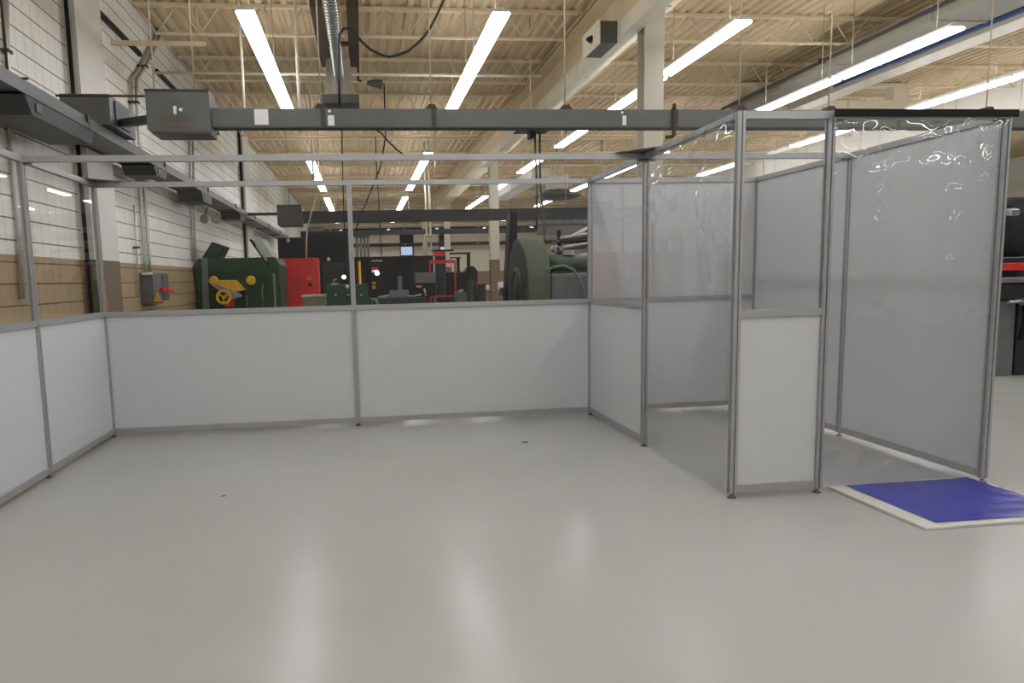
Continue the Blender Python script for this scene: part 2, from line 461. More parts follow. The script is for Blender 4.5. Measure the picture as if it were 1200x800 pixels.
# ================================================================== BOOTH
XL, XM, XR, X3, X4 = -2.479, -.096, 2.342, 2.938, 4.149
Y0, Y1, Y2 = 4.262, 5.731, 7.182
HT, HR, PW = 2.44, 1.223, .046
def post(x, y, label, foot=True):
    t = thing('booth_post', label, 'post', (x, y, 0), 'aluminium posts of the booth')
    h = PW/2; g = .006; d = .009
    pr_ = [(-h,-h), (-g,-h), (-g,-h+d), (g,-h+d), (g,-h), (h,-h), (h,-g), (h-d,-g), (h-d,g), (h,g), (h,h), (g,h), (g,h-d), (-g,h-d), (-g,h), (-h,h), (-h,g), (-h+d,g), (-h+d,-g), (-h,-g)]
    MB().prism([(x+a, y+b) for a, b in pr_], 'z', .03, HT).build('profile', 'alu', t)
    MB().lathe((x, y, 0), (0, 0, 1), [(0, .026), (.008, .026), (.012, .01), (.03, .01)], 12).build('levelling_foot', 'foot', t)
    return t
post(XL, Y0, 'grey aluminium booth post at the near end of the left wall, outside the frame')
post(XL, Y1, 'grey aluminium booth post in the middle of the left wall')
post(XL, Y2, 'grey aluminium booth post in the far left corner')
post(XM, Y2, 'grey aluminium booth post in the middle of the back wall')
post(XR, Y2, 'grey aluminium booth post in the inner corner where back wall meets right partition')
post(XR, Y1, 'grey aluminium booth post between the right partition and the clear vinyl curtain')
post(XR, Y0, 'grey aluminium booth post left of the narrow white front panel')
post(X3, Y0, 'grey aluminium booth post right of the narrow white front panel')
post(X4, Y0, 'grey aluminium booth post behind the blue mat at the right end')
post(X4, Y1, 'grey aluminium booth post halfway along the entry right wall')
post(X4, Y2, 'grey aluminium booth post in the far right corner of the entry')

def bay(a, b, label, mode='half', group='booth wall panels'):
    """frame and sheets between two posts; mode half = white below and clear above, full = white all the way, 'mid' = white with a middle rail"""
    (ax, ay), (bx, by) = a, b; h = PW/2+.001
    along_x = abs(bx-ax) > abs(by-ay)
    t = thing('booth_partition', label, 'partition panel', ((ax+bx)/2, (ay+by)/2, 0), group)
    def slab(z0, z1, th):
        if along_x: return MB().box(min(ax, bx)+h, max(ax, bx)-h, ay-th/2, ay+th/2, z0, z1)
        return MB().box(ax-th/2, ax+th/2, min(ay, by)+h, max(ay, by)-h, z0, z1)
    slab(.035, .085, .04).build('bottom_rail', 'alu', t)
    slab(HT-PW, HT, .044).build('top_rail', 'alu', t)
    if mode in ('half', 'mid'):
        slab(HR-PW, HR, .04).build('middle_rail', 'alu', t)
        slab(.085, HR-PW, .012).build('lower_panel', 'panel', t)
    if mode == 'half': slab(HR, HT-PW, .005).build('clear_pane', 'pane', t)
    if mode == 'mid': slab(HR, HT-PW, .012).build('upper_panel', 'panel', t)
    if mode == 'full': slab(.085, HT-PW, .012).build('panel_sheet', 'panel', t)
    return t
bay((XL, Y0), (XL, Y1), 'left wall booth panel nearest the camera, white below, clear above')
bay((XL, Y1), (XL, Y2), 'left wall booth panel reaching the far corner, white below, clear above')
bay((XL, Y2), (XM, Y2), 'left half of the back wall, white panel below a clear window')
bay((XM, Y2), (XR, Y2), 'right half of the back wall, white panel below a clear window')
bay((XR, Y1), (XR, Y2), 'short right partition, white below and clear above, left of the vinyl curtain')
bay((XR, Y0), (X3, Y0), 'narrow front panel, bluish white below and clear above, beside the entry')
bay((X4, Y0), (X4, Y1), 'full height white panel beside the blue mat, near half of the entry right wall', 'full')
bay((X4, Y1), (X4, Y2), 'full height white panel, far half of the entry right wall', 'full')
bay((XR, Y2), (X4, Y2), 'white back panel of the entry with a grey middle rail', 'mid')
def bar(name, p, q, label, cat):
    p, q = Vector(p), Vector(q)
    t = thing(name, label, cat, p, 'top beams of the booth')
    MB().beam(p, q, PW, PW).build('profile', 'alu', t)
    u = (q-p).normalized()
    MB().beam(p+u*.001-Vector((0, 0, .03)), p+u*.05-Vector((0, 0, .03)), PW, .012).beam(q-u*.05-Vector((0, 0, .03)), q-u*.001-Vector((0, 0, .03)), PW, .012).build('bracket', 'foot', t)
h = PW/2+.001; zc = HT-PW/2
bar('tie_beam', (XL+h, Y1, zc), (XR-h, Y1, zc), 'long grey aluminium tie beam crossing the booth from left post to right post', 'beam')
bar('tie_beam', (XR+h, Y1, zc), (X4-h, Y1, zc), 'short grey aluminium tie beam crossing the top of the entry', 'beam')
bar('header_beam', (XR, Y1-h, zc), (XR, Y0+h, zc), 'grey top beam running above the vinyl curtain of the right partition', 'beam')
bar('header_beam', (X3+h, Y0, zc), (X4-h, Y0, zc), 'grey top beam behind the black strip over the entry', 'beam')
def gusset(x, y, sx, sy, label):
    o = MB().prism([(x, y), (x+sx*.34, y), (x, y+sy*.34)], 'z', HT+.0005, HT+.006).build('gusset_plate', 'foot')
    tag(o, label, 'bracket', 'corner plates on the booth')
gusset(XL-.02, Y2+.02, 1, -1, 'thin triangular plate on top of the far left booth corner')
gusset(XR+.02, Y1+.02, -1, -1, 'thin triangular plate on top of the post beside the vinyl curtain')

# vinyl curtains: rippled clear sheet
def curtain(a, b, z0, z1, label, seed, nx, nz, wr, bands, sheet_mat='vinyl'):
    (ax, ay), (bx, by) = a, b; d = Vector((bx-ax, by-ay, 0)); W = d.length; d.normalize(); nn = Vector((d.y, -d.x, 0))
    t = thing('vinyl_curtain', label, 'curtain', ((ax+bx)/2, (ay+by)/2, z1), 'clear vinyl curtains')
    vs = []
    for j in range(nz+1):
        z = z0+(z1-z0)*j/nz; f = (z1-z)/(z1-z0)
        for i in range(nx+1):
            s_ = W*i/nx
            o = .007*min(1, f*5)*sin(s_*7.1+seed)*(.5+f)+.003*min(1, f*5)*sin(s_*15+seed*2+z*.7)
            q = Vector((s_*4, z*1.2, seed))
            o += .006*noise.noise(q)*min(1, f*6)
            o += wr*(math.exp(-((f*(z1-z0)-.1)/.2)**2))*noise.noise(Vector((s_*6.5, z*9, seed)))
            o += wr*.45*(math.exp(-((z-z0-.1)/.16)**2))*noise.noise(Vector((s_*6, z*9, seed+6)))
            for (bs, bw, top, bot) in bands:
                k = math.exp(-((s_-bs)/bw)**2)*(1 if bot < z < top else .12)
                o += wr*.6*k*noise.noise(Vector((s_*11, z*10, seed+3)))
            vs.append(Vector((ax, ay, z))+d*s_+nn*o)
    fs = [(j*(nx+1)+i, j*(nx+1)+i+1, (j+1)*(nx+1)+i+1, (j+1)*(nx+1)+i) for j in range(nz) for i in range(nx)]
    MB().add(vs, fs, True).build('sheet', sheet_mat, t)
    return t
t = curtain((X3-.0, Y0-.056), (X4+.0, Y0-.056), .045, 2.425, 'clear wrinkled vinyl door curtain hanging in the entry behind the blue mat', 1.7, 130, 230, .030,
        ((.34, .06, 2.2, 1.75), (.83, .07, 2.35, 1.5), (1.02, .05, 2.4, 2.0)))
MB().box(X3-.02, X4+.018, Y0-.074, Y0-.064, 2.396, 2.442).build('header_strip', 'black_strip', t)
t = curtain((XR-.035, Y1-.03), (XR-.035, Y0+.03), .03, 2.43, 'clear vinyl curtain along the side opening between partition and narrow panel', 4.2, 120, 210, .018,
        ((1.0, .1, 2.4, 1.75), (1.2, .07, 2.3, 1.3)), 'vinyl_side')
MB().box(XR-.032, XR-.0235, Y0+.03, Y1-.03, 2.40, 2.435).build('header_strip', 'alu', t)

# ================================================================== MAT AND SCRAP ON THE FLOOR
t = thing('sticky_mat', 'blue sticky floor mat in a white frame outside the clear door', 'mat', (3.6, 3.9, 0))
MB().prism([(3.065, 4.325), (4.118, 4.345), (4.118, 3.52), (3.079, 3.50)], 'z', 0, .018).build('frame', 'mat_frame', t, bevel=.004)
nx, ny = 30, 26; vs = []
for j in range(ny+1):
    for i in range(nx+1):
        u, v = i/nx, j/ny
        x = 3.17+.02*(1-v)+(4.098-3.19)*u; y = 3.555+(4.308-3.555)*v
        e = max(0, u-.86)/.14
        z = .0205+.006*e*abs(noise.noise(Vector((x*3, y*14, 2))))*2+.0015*noise.noise(Vector((x*9, y*9, 1)))+.0015
        vs.append((x, y, z))
MB().add(vs, [(j*(nx+1)+i, j*(nx+1)+i+1, (j+1)*(nx+1)+i+1, (j+1)*(nx+1)+i) for j in range(ny) for i in range(nx)], True).build('blue_film', 'blue', t)
p = on_z(615, 518, 0)
o = MB().prism([(p.x-.03, p.y-.01), (p.x+.028, p.y-.018), (p.x+.034, p.y+.006), (p.x-.02, p.y+.014)], 'z', 0.0, .004).build('scrap', 'dark_grey')
p = on_z(262, 581, 0)
o2 = MB().prism([(p.x-.014, p.y-.006), (p.x+.016, p.y-.004), (p.x+.012, p.y+.005), (p.x-.01, p.y+.006)], 'z', 0.0, .003).build('scrap', 'dark_grey')
tag(o2, 'tiny dark scrap lying on the grey floor left of the middle', 'scrap')
tag(o, 'small dark scrap lying on the grey floor before the back wall', 'scrap')
# ================================================================== OVERHEAD POWER DUCTS
RX0, RX1, RZ0, RZ1 = -3.25, -2.85, 3.16, 3.27
t = thing('feeder_duct', 'long dark grey overhead power duct running along the left block wall', 'duct', (-2.98, 10, 3.09))
m = MB().box(RX0, RX1, 2.0, 29.2, RZ0, RZ1)
m.build('casing', 'bus', t)
MB().box(RX1, RX1+.02, 2.0, 29.2, RZ0-.02, RZ0+.035).box(RX0-.02, RX0, 2.0, 29.2, RZ0-.02, RZ0+.035).build('lower_flange', 'bus', t)
for y in (5.2, 8.2, 11.2, 14.2, 17.2, 20.2, 23.2, 26.2):
    MB().box(RX0-.022, RX1+.022, y, y+.05, RZ0-.025, RZ1+.012).build('joint_cover', 'bus_dark', t)
for i, (y, l, d) in enumerate(((5.75, .3, .05), (6.75, 1.6, .15), (10.6, .7, .12), (13.6, .9, .16), (17.6, .8, .16))):
    zb = RZ0-.0255
    t = thing('tap_box', ['small dark tap box under the left power duct, at the left edge',
        'large dark tap box under the left power duct near the grey end box', 'dark tap box under the left power duct, above the white wall blocks',
        'dark tap box under the left power duct over the green machine', 'farthest dark tap box under the left power duct'][i], 'electrical box', (-2.98, y+l/2, zb), 'tap boxes under the left power duct')
    MB().prism([(y, zb), (y+l, zb), (y+l-.08, zb-d), (y+.12, zb-d)], 'x', RX0-.02, RX1+.015).build('body', 'bus_dark', t)
    MB().box(RX1+.0155, RX1+.025, y+.2, y+.3, zb-d*.7, zb-d*.2).build('latch', 'foot', t)
def cross_duct(yd, s, x_end, label, boxlabel, text, clampx, k=1.0, dz=0.0):
    """power duct crossing the hall, tapped off the left one"""
    zr = lambda z: CAM_H+(z-CAM_H)*k
    z0, z1 = (3.065 if text else 2.96)+dz*1.42, 3.262+dz
    t = thing('cross_duct', label, 'duct', (3, yd, z0), 'power ducts crossing the hall')
    MB().box(-1.47, x_end, yd, yd+.13, z0+.012, z1).build('casing', 'bus' if text else 'bus_dark', t)
    MB().box(-1.47, x_end, yd-.012, yd+.142, z0, z0+.0115).build('lower_flange', 'bus_dark', t)
    for x in (-.37, .8, 3.5, 6.2):
        MB().box(x, x+.05, yd-.008, yd-.001, z0+.013, z1+.004).build('joint_cover', 'bus_dark', t)
    if text:
        a, b = at(298.5, 146, yd-.004), at(314, 128, yd-.004)
        MB().box(a.x, b.x, yd-.004, yd-.0005, a.z, b.z).build('paper_notice', 'white', t)
        for (u0, v0, u1, v1) in ((384.5, 147, 391.5, 135), (384.5, 131.5, 387.5, 128.5), (729.5, 146.5, 734, 135.5), (728, 133, 730.5, 130.5)):
            a, b = at(u0, v0, yd-.004), at(u1, v1, yd-.004)
            MB().box(a.x, b.x, yd-.004, yd-.0005, a.z, b.z).build('rating_plate', 'white', t)
    b = thing('end_box', boxlabel, 'electrical box', (-1.78, yd, z0-.09), 'end boxes of the cross ducts')
    x0, x1, b0, b1 = -2.09, -1.4705, z0-.086, z1+.155
    bb = MB().prism([(x0, b0+.05), (x0+.05, b0), (x1, b0), (x1, b1), (x0, b1)], 'y', yd-.12, yd+.2).build('body', 'bus', b)
    MB().box(x0-.004, x1+.004, yd-.128, yd-.1205, b1-.02, b1).box(x0+.05, x1, yd-.128, yd-.1205, b0, b0+.025).build('cover_edge', 'bus_dark', b)
    (MB().beam((-2.73, 9.0, 3.36), (x0+.02, yd+.202, 3.2), .1, .08) if text else MB().box(-2.83, x0-.001, yd-.0, yd+.08, 3.17, 3.24)).build('link', 'bus_dark', b)
    if text: MB().tube([(-3.0, yd+.05, 3.39), (x0-.001, yd+.05, 3.39)], .012, 6).build('ground_rod', 'clamp', b)
    if not text:
        for x in (-1.0, 2.0, 5.5): MB().tube([(x, yd+.06, z1), (x, yd+.06, ZD_+.07)], .012, 5).build('hanger', 'rod', t)
        MB().tube([(x0+.3, yd+.06, b1), (x0+.3, yd+.06, ZD_+.07)], .012, 5).build('hanger', 'rod', b)
    if text:
        cxm = (x0+x1)/2
        MB().box(cxm-.04, cxm-.012, yd-.14, yd-.1205, z0+.105, z0+.185).build('switch_plate', 'white', bb)
        MB().lathe((cxm+.03, yd-.1205, z0+.15), (0, -1, 0), [(0, .018), (.02, .016)], 12).build('indicator_lamp', 'white', bb)
        text_mesh('lettering', 'DANGER', .062, (cxm-.02, yd-.1215, z0+.035), 'red_text', bb)
        text_mesh('lettering', 'HIGH VOLTAGE', .042, (cxm-.01, yd-.1215, z0-.03), 'red_text', bb)
    return z0, z1
YD1 = 7.8
z0, z1 = cross_duct(YD1, 1, 15.5, 'long grey overhead power duct crossing the hall in front of everything', 'grey end box with faded red danger lettering at the left end of the front duct', True, ())
cross_duct(18.9, 1, 9.5, 'dark overhead power duct crossing the hall above the black machine', 'dark end box of the power duct above the black machine', False, (), 1.0)
cross_duct(29.5, 1, 12, 'thin dark power duct crossing high on the far cream wall', 'far dark end box hidden behind the black machine', False, (), 1.0, .225)
# rods with clamps carrying the front duct
for (u, lb) in ((376, 'beside the silver ventilation box'), (505, 'just left of the second row of lights'), (662, 'crossing the tan girder'),
                (866, 'above the post left of the narrow front panel'), (971, 'above the post right of the narrow front panel'), (1156, 'above the blue mat')):
    p = at(u, 124, YD1+.06)
    t = thing('hanger_rod', 'thin pale rod of the front duct, '+lb, 'rod', (p.x, p.y, z1), 'rods carrying the front power duct')
    MB().tube([(p.x, p.y, z1+.03), (p.x, p.y, ZD_+.065)], .008, 6).build('rod', 'rod', t)
    MB().prism([(p.x-.07, z1+.0005), (p.x+.07, z1+.0005), (p.x+.03, z1+.05), (p.x-.03, z1+.05)], 'y', p.y-.06, p.y+.07).build('clamp', 'clamp', t)
for (u, lb) in ((181, 'left rod above the lettered end box'), (228, 'right rod above the lettered end box')):
    p = at(u, 108, YD1+.04)
    t = thing('hanger_rod', 'thin pale '+lb, 'rod', (p.x, p.y, z1+.155), 'rods carrying the front power duct')
    MB().tube([(p.x, p.y, z1+.156), (p.x, p.y, ZD_+.065)], .009, 6).build('rod', 'rod', t)
    MB().box(p.x-.03, p.x+.03, p.y-.03, p.y+.03, z1+.1555, z1+.17).build('clamp', 'clamp', t)
p = at(789, 138, YD1)
t = thing('duct_strap', 'rusty red strap wrapped around the front power duct', 'strap', (p.x, p.y, z0))
MB().box(p.x-.018, p.x+.018, YD1-.03, YD1-.014, z0-.09, z1+.06).build('strap', 'clamp', t)
MB().tube([(p.x, YD1-.035, z0-.07), (p.x-.03, YD1-.035, z0-.1), (p.x-.1, YD1-.035, z0-.105)], .02, 8).build('hook', 'clamp', t)
MB().box(p.x-.018, p.x+.018, YD1-.03, YD1+.02, z1+.0005, z1+.02).build('saddle', 'clamp', t)
# rods along the left duct
for (u, v, lb) in ((8, 75, 'at the very left edge'),):
    p = on_x(u, v, -2.98)
    t = thing('hanger_rod', 'thin dark rod carrying the left power duct, '+lb, 'rod', (-2.98, p.y, RZ1), 'rods carrying the left power duct')
    MB().tube([(-2.98, p.y, RZ1+.012), (-2.98, p.y, ZD_+.065)], .012, 6).build('rod', 'clamp', t)
    MB().box(RX0-.03, RX1+.03, p.y-.02, p.y+.02, RZ1+.0005, RZ1+.012).build('clamp', 'clamp', t)
# box joining the left duct to the lettered box
t = thing('junction_cabinet', 'grey junction cabinet between the left power duct and the lettered end box', 'electrical box', (-2.6, 8.6, 3.0))
MB().box(-3.29, -2.76, 8.7, 9.6, 3.2835, 3.62).build('body', 'bus', t)
MB().box(-2.7595, -2.74, 8.85, 9.35, 3.32, 3.58).build('cover', 'bus_dark', t)
# vertical pale conduits dropping from the deck
for (u, v1_, Y, r, lb) in ((286.5, 128, 11.0, .02, 'left of the leftmost light'), (351, 128, 11.0, .024, 'right of the leftmost light'), (366.5, 190, 15.5, .022, 'just above the long tie beam')):
    a = at(u, v1_, Y)
    t = thing('hanging_conduit', 'pale vertical drop conduit '+lb, 'conduit', (a.x, a.y, a.z), 'pale drop conduits')
    MB().tube([(a.x, a.y, a.z-.3), (a.x, a.y, ZD_+.065)], r, 8).build('pipe', 'cream', t)
    MB().tube([(a.x, a.y, a.z-.33), (a.x, a.y, a.z-.24)], r*1.5, 8).build('coupling', 'rod', t)
for (u, lb) in ((500.5, 'left'), (505, 'right')):
    a = at(u, 292, 23.5)
    t = thing('hanging_conduit', 'thin pale vertical pipe above the red stand, %s of a pair' % lb, 'conduit', (a.x, 23.5, a.z), 'pale drop conduits')
    MB().tube([(a.x, 23.5, a.z), (a.x, 23.5, ZD_+.065)], .035, 8).build('pipe', 'cream', t)
    MB().tube([(a.x, 23.5, a.z+.4), (a.x, 23.5, a.z+.5)], .05, 8).build('coupling', 'rod', t)
# silver vent box and spiral duct
a, b = at(381, 116, 12.2), at(414, 68, 12.2)
t = thing('ventilation_box', 'silver sheet metal ventilation box under the deck above the front power duct', 'vent', ((a.x+b.x)/2, 12.4, a.z))
MB().prism([(a.x+.02, a.z+.06), (b.x-.02, a.z+.06), (b.x-.06, b.z), (a.x+.04, b.z)], 'y', 12.2, 12.7).build('body', 'spiral', t, bevel=.01)
MB().box(a.x-.05, b.x+.07, 12.12, 12.78, a.z-.08, a.z+.0595).build('flange', 'bus', t)
MB().tube([(a.x+.15, 12.45, b.z), (a.x+.15, 12.45, ZD_+.065)], .012, 6).tube([(b.x-.15, 12.45, b.z), (b.x-.15, 12.45, ZD_+.065)], .012, 6).build('hanger', 'rod', t)
c = at(397, 88, 12.2)
t = thing('spiral_duct', 'shiny round spiral duct running back to the silver ventilation box', 'duct', (c.x, 8, c.z))
prof = []; L_ = 12.19-4
for k in range(82):
    prof += [(k*.1, .078), (k*.1+.085, .078), (k*.1+.09, .083), (k*.1+.098, .083)]
MB().lathe((c.x, 12.19-8.2, c.z), (0, 1, 0), prof, 18).build('tube', 'spiral', t)
MB().box(c.x-.012, c.x+.012, 6.99, 7.01, c.z+.084, ZD_).box(c.x-.012, c.x+.012, 10.99, 11.01, c.z+.084, ZD_).build('hanger', 'rod', t)
t = thing('heater_frame', 'dark brown hanging frame on both sides of the shiny spiral duct', 'frame', (-.4, 11.6, 5.0))
for (u0, v0, u1, v1_) in ((371, 12, 382, 78), (413, 12, 411, 76)):
    p = at(u0, v0, 10.6); q = at(u1, v1_, 13.0)
    MB().beam((p.x, 10.4, 5.26), (q.x if u0 < 400 else p.x, 13.2, 5.26), .17, .1).build('side_rail', 'dark_brown', t)
MB().box(at(371, 12, 10.6).x, at(413, 12, 10.6).x, 12.3, 12.42, 5.32, 5.36).build('cross_rail', 'dark_brown', t)
for yy in (10.6, 13.0):
    for xx in (at(371, 12, 10.6).x-.0, at(413, 12, 10.6).x):
        MB().tube([(xx, yy, 5.3), (xx, yy, ZD_+.065)], .01, 5).build('hanger', 'rod', t)
# black cable loop
pts = [(398, 124), (397.5, 90), (397, 55), (398, 40), (402, 34), (409, 33), (416, 39), (424, 49), (434, 58), (446, 64), (456, 66.5), (468, 64), (478, 60), (488, 52), (497, 43), (504, 33), (511, 20), (520, 0), (526, -20)]
m = MB().tube([at(u, v, YD1+.2+.003*i) for i, (u, v) in enumerate(pts)], .014, 8)
tag(m.build('hanging_cable', 'cable'), 'black cable looping up from the front power duct and swagging to the right', 'cable')
# light pipe across under the joists, and others
p = at(165, 85, 13.05); q = at(700, 87, 13.05)
t = thing('sprinkler_pipe', 'thin pale pipe crossing the hall under the joists', 'pipe', (1, 13.05, p.z))
MB().tube([(p.x-.1, 13.05, p.z), (3.35, 13.05, p.z)], .026, 8).build('pipe', 'cream', t)
MB().tube([(p.x-.1, 13.05, p.z+.05), (p.x-.1, 13.05, p.z), (p.x-.08, 13.05, p.z-.08), (p.x-.04, 13.05, p.z-.14)], .035, 8).build('elbow', 'clamp', t)
for x in (-1.9, .6, 2.9):
    MB().tube([(x, 13.05, p.z), (x, 13.05, ZD_+.065)], .007, 5).build('hanger', 'rod', t)
a, b = at(443, 97, 13.5), at(424, 95, 13.5)
t = thing('spotlight', 'small grey lamp on a short arm right of the silver ventilation box', 'lamp', (a.x, 13.5, a.z))
MB().tube([(b.x-.06, 13.5, ZD_+.06), (b.x-.06, 13.5, b.z), (b.x, 13.5, b.z)], .02, 6).build('arm', 'dark_brown', t)
MB().lathe((a.x-.2, 13.5, a.z), (1, 0, -.1), [(0, .04), (.1, .06), (.26, .085), (.28, .08)], 14).build('head', 'bus', t)
# cream square duct with a box along the column line
t = thing('cream_wireway', 'cream square wireway running along the columns with a grey box on it', 'duct', (3.87, 9, 4.8))
MB().box(3.76, 3.955, 3.0, 22.0, 4.81, 5.03).build('casing', 'cream', t)
a = at(745, 40, 10.6)
MB().box(3.5, 3.7595, 10.3, 11.0, 4.76, 5.06).build('grey_box', 'bus', t)
MB().box(3.48, 3.4995, 10.27, 11.03, 4.74, 5.08).build('box_cover', 'cream', t)
MB().lathe((3.48, 10.6, 4.9), (-1, 0, 0), [(0, .06), (.03, .05), (.08, .02)], 10).build('knob', 'dark_grey', t)
for y in (8, 12.2, 15.5, 19):
    MB().box(3.745, 3.97, y, y+.08, 4.80, 5.04).build('joint_band', 'cream', t)
p, q = at(1200, 36, 11.1), at(1040, 90, 13.7)
t = thing('blue_pipe', 'blue pipe running under the deck at the upper right', 'pipe', (10.3, 12, 5.4))
MB().tube([(9.86, 7, 5.22), (9.86, 14.2, 5.22)], .05, 10).build('pipe', 'blue_pipe', t)
for y in (10, 12.5): MB().tube([(9.86, y, 5.22), (9.86, y, ZD_+.06)], .008, 5).build('hanger', 'rod', t)
t = thing('ceiling_duct', 'wide flat grey duct under the deck left of the blue pipe at the upper right', 'duct', (9.0, 12, 5.12))
MB().box(8.6, 9.5, 6, 16.15, 5.12, 5.33).build('casing', 'duct_grey', t)
for y in (8, 10.2, 12.4, 14.6): MB().box(8.585, 9.515, y, y+.05, 5.105, 5.345).build('joint_flange', 'duct_grey', t)
MB().tube([(9.0, 8.02, 5.33), (9.0, 8.02, ZD_+.06)], .01, 5).tube([(9.0, 14.0, 5.33), (9.0, 14.0, ZD_+.06)], .01, 5).build('hanger', 'rod', t)
t = thing('cable_conduit', 'dark conduit running under the deck at the upper right left of the blue pipe', 'conduit', (8.8, 11, 5.34))
MB().tube([(8.42, 7, 5.2), (8.42, 16.15, 5.2)], .035, 8).build('pipe', 'bus_dark', t)
for y in (9.5, 12.5): MB().box(8.36, 8.48, y, y+.05, 5.17, 5.25).tube([(8.42, y+.02, 5.24), (8.42, y+.02, ZD_-.001)], .01, 5).build('strap', 'clamp', t)
t = thing('cream_beam', 'narrow cream beam under the deck right of the blue pipe at the upper right', 'beam', (10.3, 12, 5.17))
MB().box(10.06, 10.5, 6, 16.15, 5.17, 5.34).build('casing', 'cream', t)
for y in (9, 12.6, 15.5): MB().box(10.2, 10.3, y, y+.06, 5.34, ZD_+.06).build('hanger', 'steel_cream', t)
t = thing('white_duct', 'flat white overhead duct right of the second column', 'duct', (6.3, 28, 4.9))
MB().box(5.95, 6.6, 24.6, 32, 4.87, 5.15).build('casing', 'white_wall', t)
MB().box(5.93, 6.62, 28, 28.1, 4.855, 5.17).build('joint_flange', 'cream', t)
t = thing('ceiling_fan_unit', 'round grey vent hood hanging right of the flat white duct', 'vent', (7.6, 24, 4.4))
c = at(653, 230, 24)
MB().lathe((c.x, 24, c.z-.1), (0, 0, 1), [(0, .5), (.08, .78), (.16, .8), (.24, .45), (.3, .42)], 28).build('hood', 'bus', t)
MB().lathe((c.x, 24, c.z+.2005), (0, 0, 1), [(0, .38), (.5, .38)], 20).build('neck', 'white_wall', t)
MB().tube([(c.x, 24, c.z+.7), (c.x, 24, ZD_+.065)], .03, 6).build('hanger', 'rod', t)
# thin dark wires hanging down in the middle
for (pts, Y, lb) in (([(400.5, 150), (401.5, 200), (403, 250), (404, 270)], 17.486, 'thin dark wire hanging left of the middle booth post'),
                     ([(452, 160), (446, 195), (436, 220), (424, 250), (414, 277)], 14.812, 'slanting dark cable hanging right of the middle booth post'),
                     ([(441, 190), (444, 240), (447, 300)], 20.159, 'very thin dark wire hanging above the black cabinets')):
    m = MB().tube([at(u, v, Y) for u, v in pts], .014, 6)
    a = at(pts[0][0], pts[0][1], Y); m.tube([a, (a.x, a.y, 5.385)], .012, 6)
    tag(m.build('hanging_cable', 'cable'), lb, 'cable', 'dark hanging cables')
pts = [(440, 152), (447, 156), (455, 166), (466, 176), (474, 182)]
m = MB().tube([at(u, v, 17.487) for u, v in pts], .018, 6); a = at(440, 152, 17.487); m.tube([a, (a.x, a.y, 5.385)], .015, 6)
tag(m.build('hanging_cable', 'cable'), 'dark cable bending down right of the black hanging cables, above the tie beam', 'cable', 'dark hanging cables')
for (u0, v0, u1, v1_, lb) in ((627, 170, 629, 270, 'left'), (633, 215, 640, 318, 'right')):
    a, b = at(u0, v0, 12.6), at(u1, v1_, 11.6)
    tag(MB().tube([(a.x, a.y, at(603, 157, 12.6).z+.029), a, (a*.5+b*.5)+Vector((.02, 0, 0)), b], .018, 6).build('hanging_cable', 'cable'), 'dark cable dropping to the green blower, %s of the pair' % lb, 'cable', 'dark hanging cables')
a, b = at(603, 157, 12.6), at(641, 150, 12.6)
t = thing('cable_trolley', 'dark flat cable trolley hanging just under the front power duct', 'hoist', ((a.x+b.x)/2, 12.6, a.z))
MB().prism([(a.x, a.z+.03), (b.x, a.z+.03), (b.x-.1, b.z), (a.x+.1, b.z)], 'y', 12.45, 12.75).build('body', 'bus_dark', t)
MB().box(a.x+.25, a.x+.33, 12.5, 12.7, a.z-.08, a.z+.0295).build('hook_block', 'black', t)
MB().tube([((a.x+b.x)/2, 12.6, b.z), ((a.x+b.x)/2, 12.6, ZD_+.065)], .01, 6).build('hanger', 'rod', t)
# horizontal pipes on the far wall
for (v, r, mm, lb) in ((263, .1, 'cream', 'thick pale pipe along the top of the far cream wall'), (267.5, .06, 'black', 'dark pipe just under the pale pipe on the far wall'),
                       (286, .12, 'bus_dark', 'dark grey horizontal duct across the middle of the far cream wall')):
    a = at(500, v, YF-.8)
    t = thing('wall_pipe', lb, 'pipe', (5, YF-.8, a.z), 'pipes along the far wall')
    MB().tube([(-3.2, YF-.8, a.z), (24, YF-.8, a.z)], r, 8).build('pipe', mm, t)
    for x in (-2, 3, 8, 13): MB().box(x-.04, x+.04, YF-.8-r-.02, YF-.001, a.z-.05, a.z+.05).build('bracket', 'rod', t)

# ================================================================== ON THE LEFT WALL
for (off, lb) in ((0, 'left of the bent pair'), (5.5, 'right of the bent pair')):
    pts = [(184, 34), (176, 56), (165, 78), (154.5, 93), (154.5, 120), (158, 165), (163, 215), (166, 255), (169, 300), (171.5, 324)]
    q = [on_x(u+off, v, XW+.045) for u, v in pts]
    t = thing('wall_conduit', 'bright steel conduit bent along the left block wall, '+lb, 'conduit', q[-1], 'conduits on the left wall')
    MB().tube(q, .026, 8).build('pipe', 'conduit', t)
    for k in (2, 4, 6): MB().box(XW+.001, XW+.08, q[k].y-.05, q[k].y+.05, q[k].z-.015, q[k].z+.015).build('strap', 'clamp', t)
for (pts, lb, r) in (([(157, 240), (160, 290), (162.5, 345)], 'thin grey conduit left of the grey switch box', .012),
                     ([(221.5, 165), (223, 240), (226, 305)], 'thin vertical conduit left of the green machine, left of two', .02),
                     ([(226, 165), (227, 240), (229, 305)], 'thin vertical conduit left of the green machine, right of two', .02),
                     ([(6.5, 0), (8, 60), (14, 180), (22, 260), (27, 350)], 'grey conduit on the block wall at the left edge', .03)):
    q = [on_x(u, v, XW+.04) for u, v in pts]
    t = thing('wall_conduit', lb, 'conduit', q[-1], 'conduits on the left wall')
    MB().tube(q, r, 8).build('pipe', 'conduit', t)
    MB().box(XW+.001, XW+.075, q[1].y-.05, q[1].y+.05, q[1].z-.015, q[1].z+.015).build('strap', 'clamp', t)
p0 = on_x(73, 0, XW+.07)
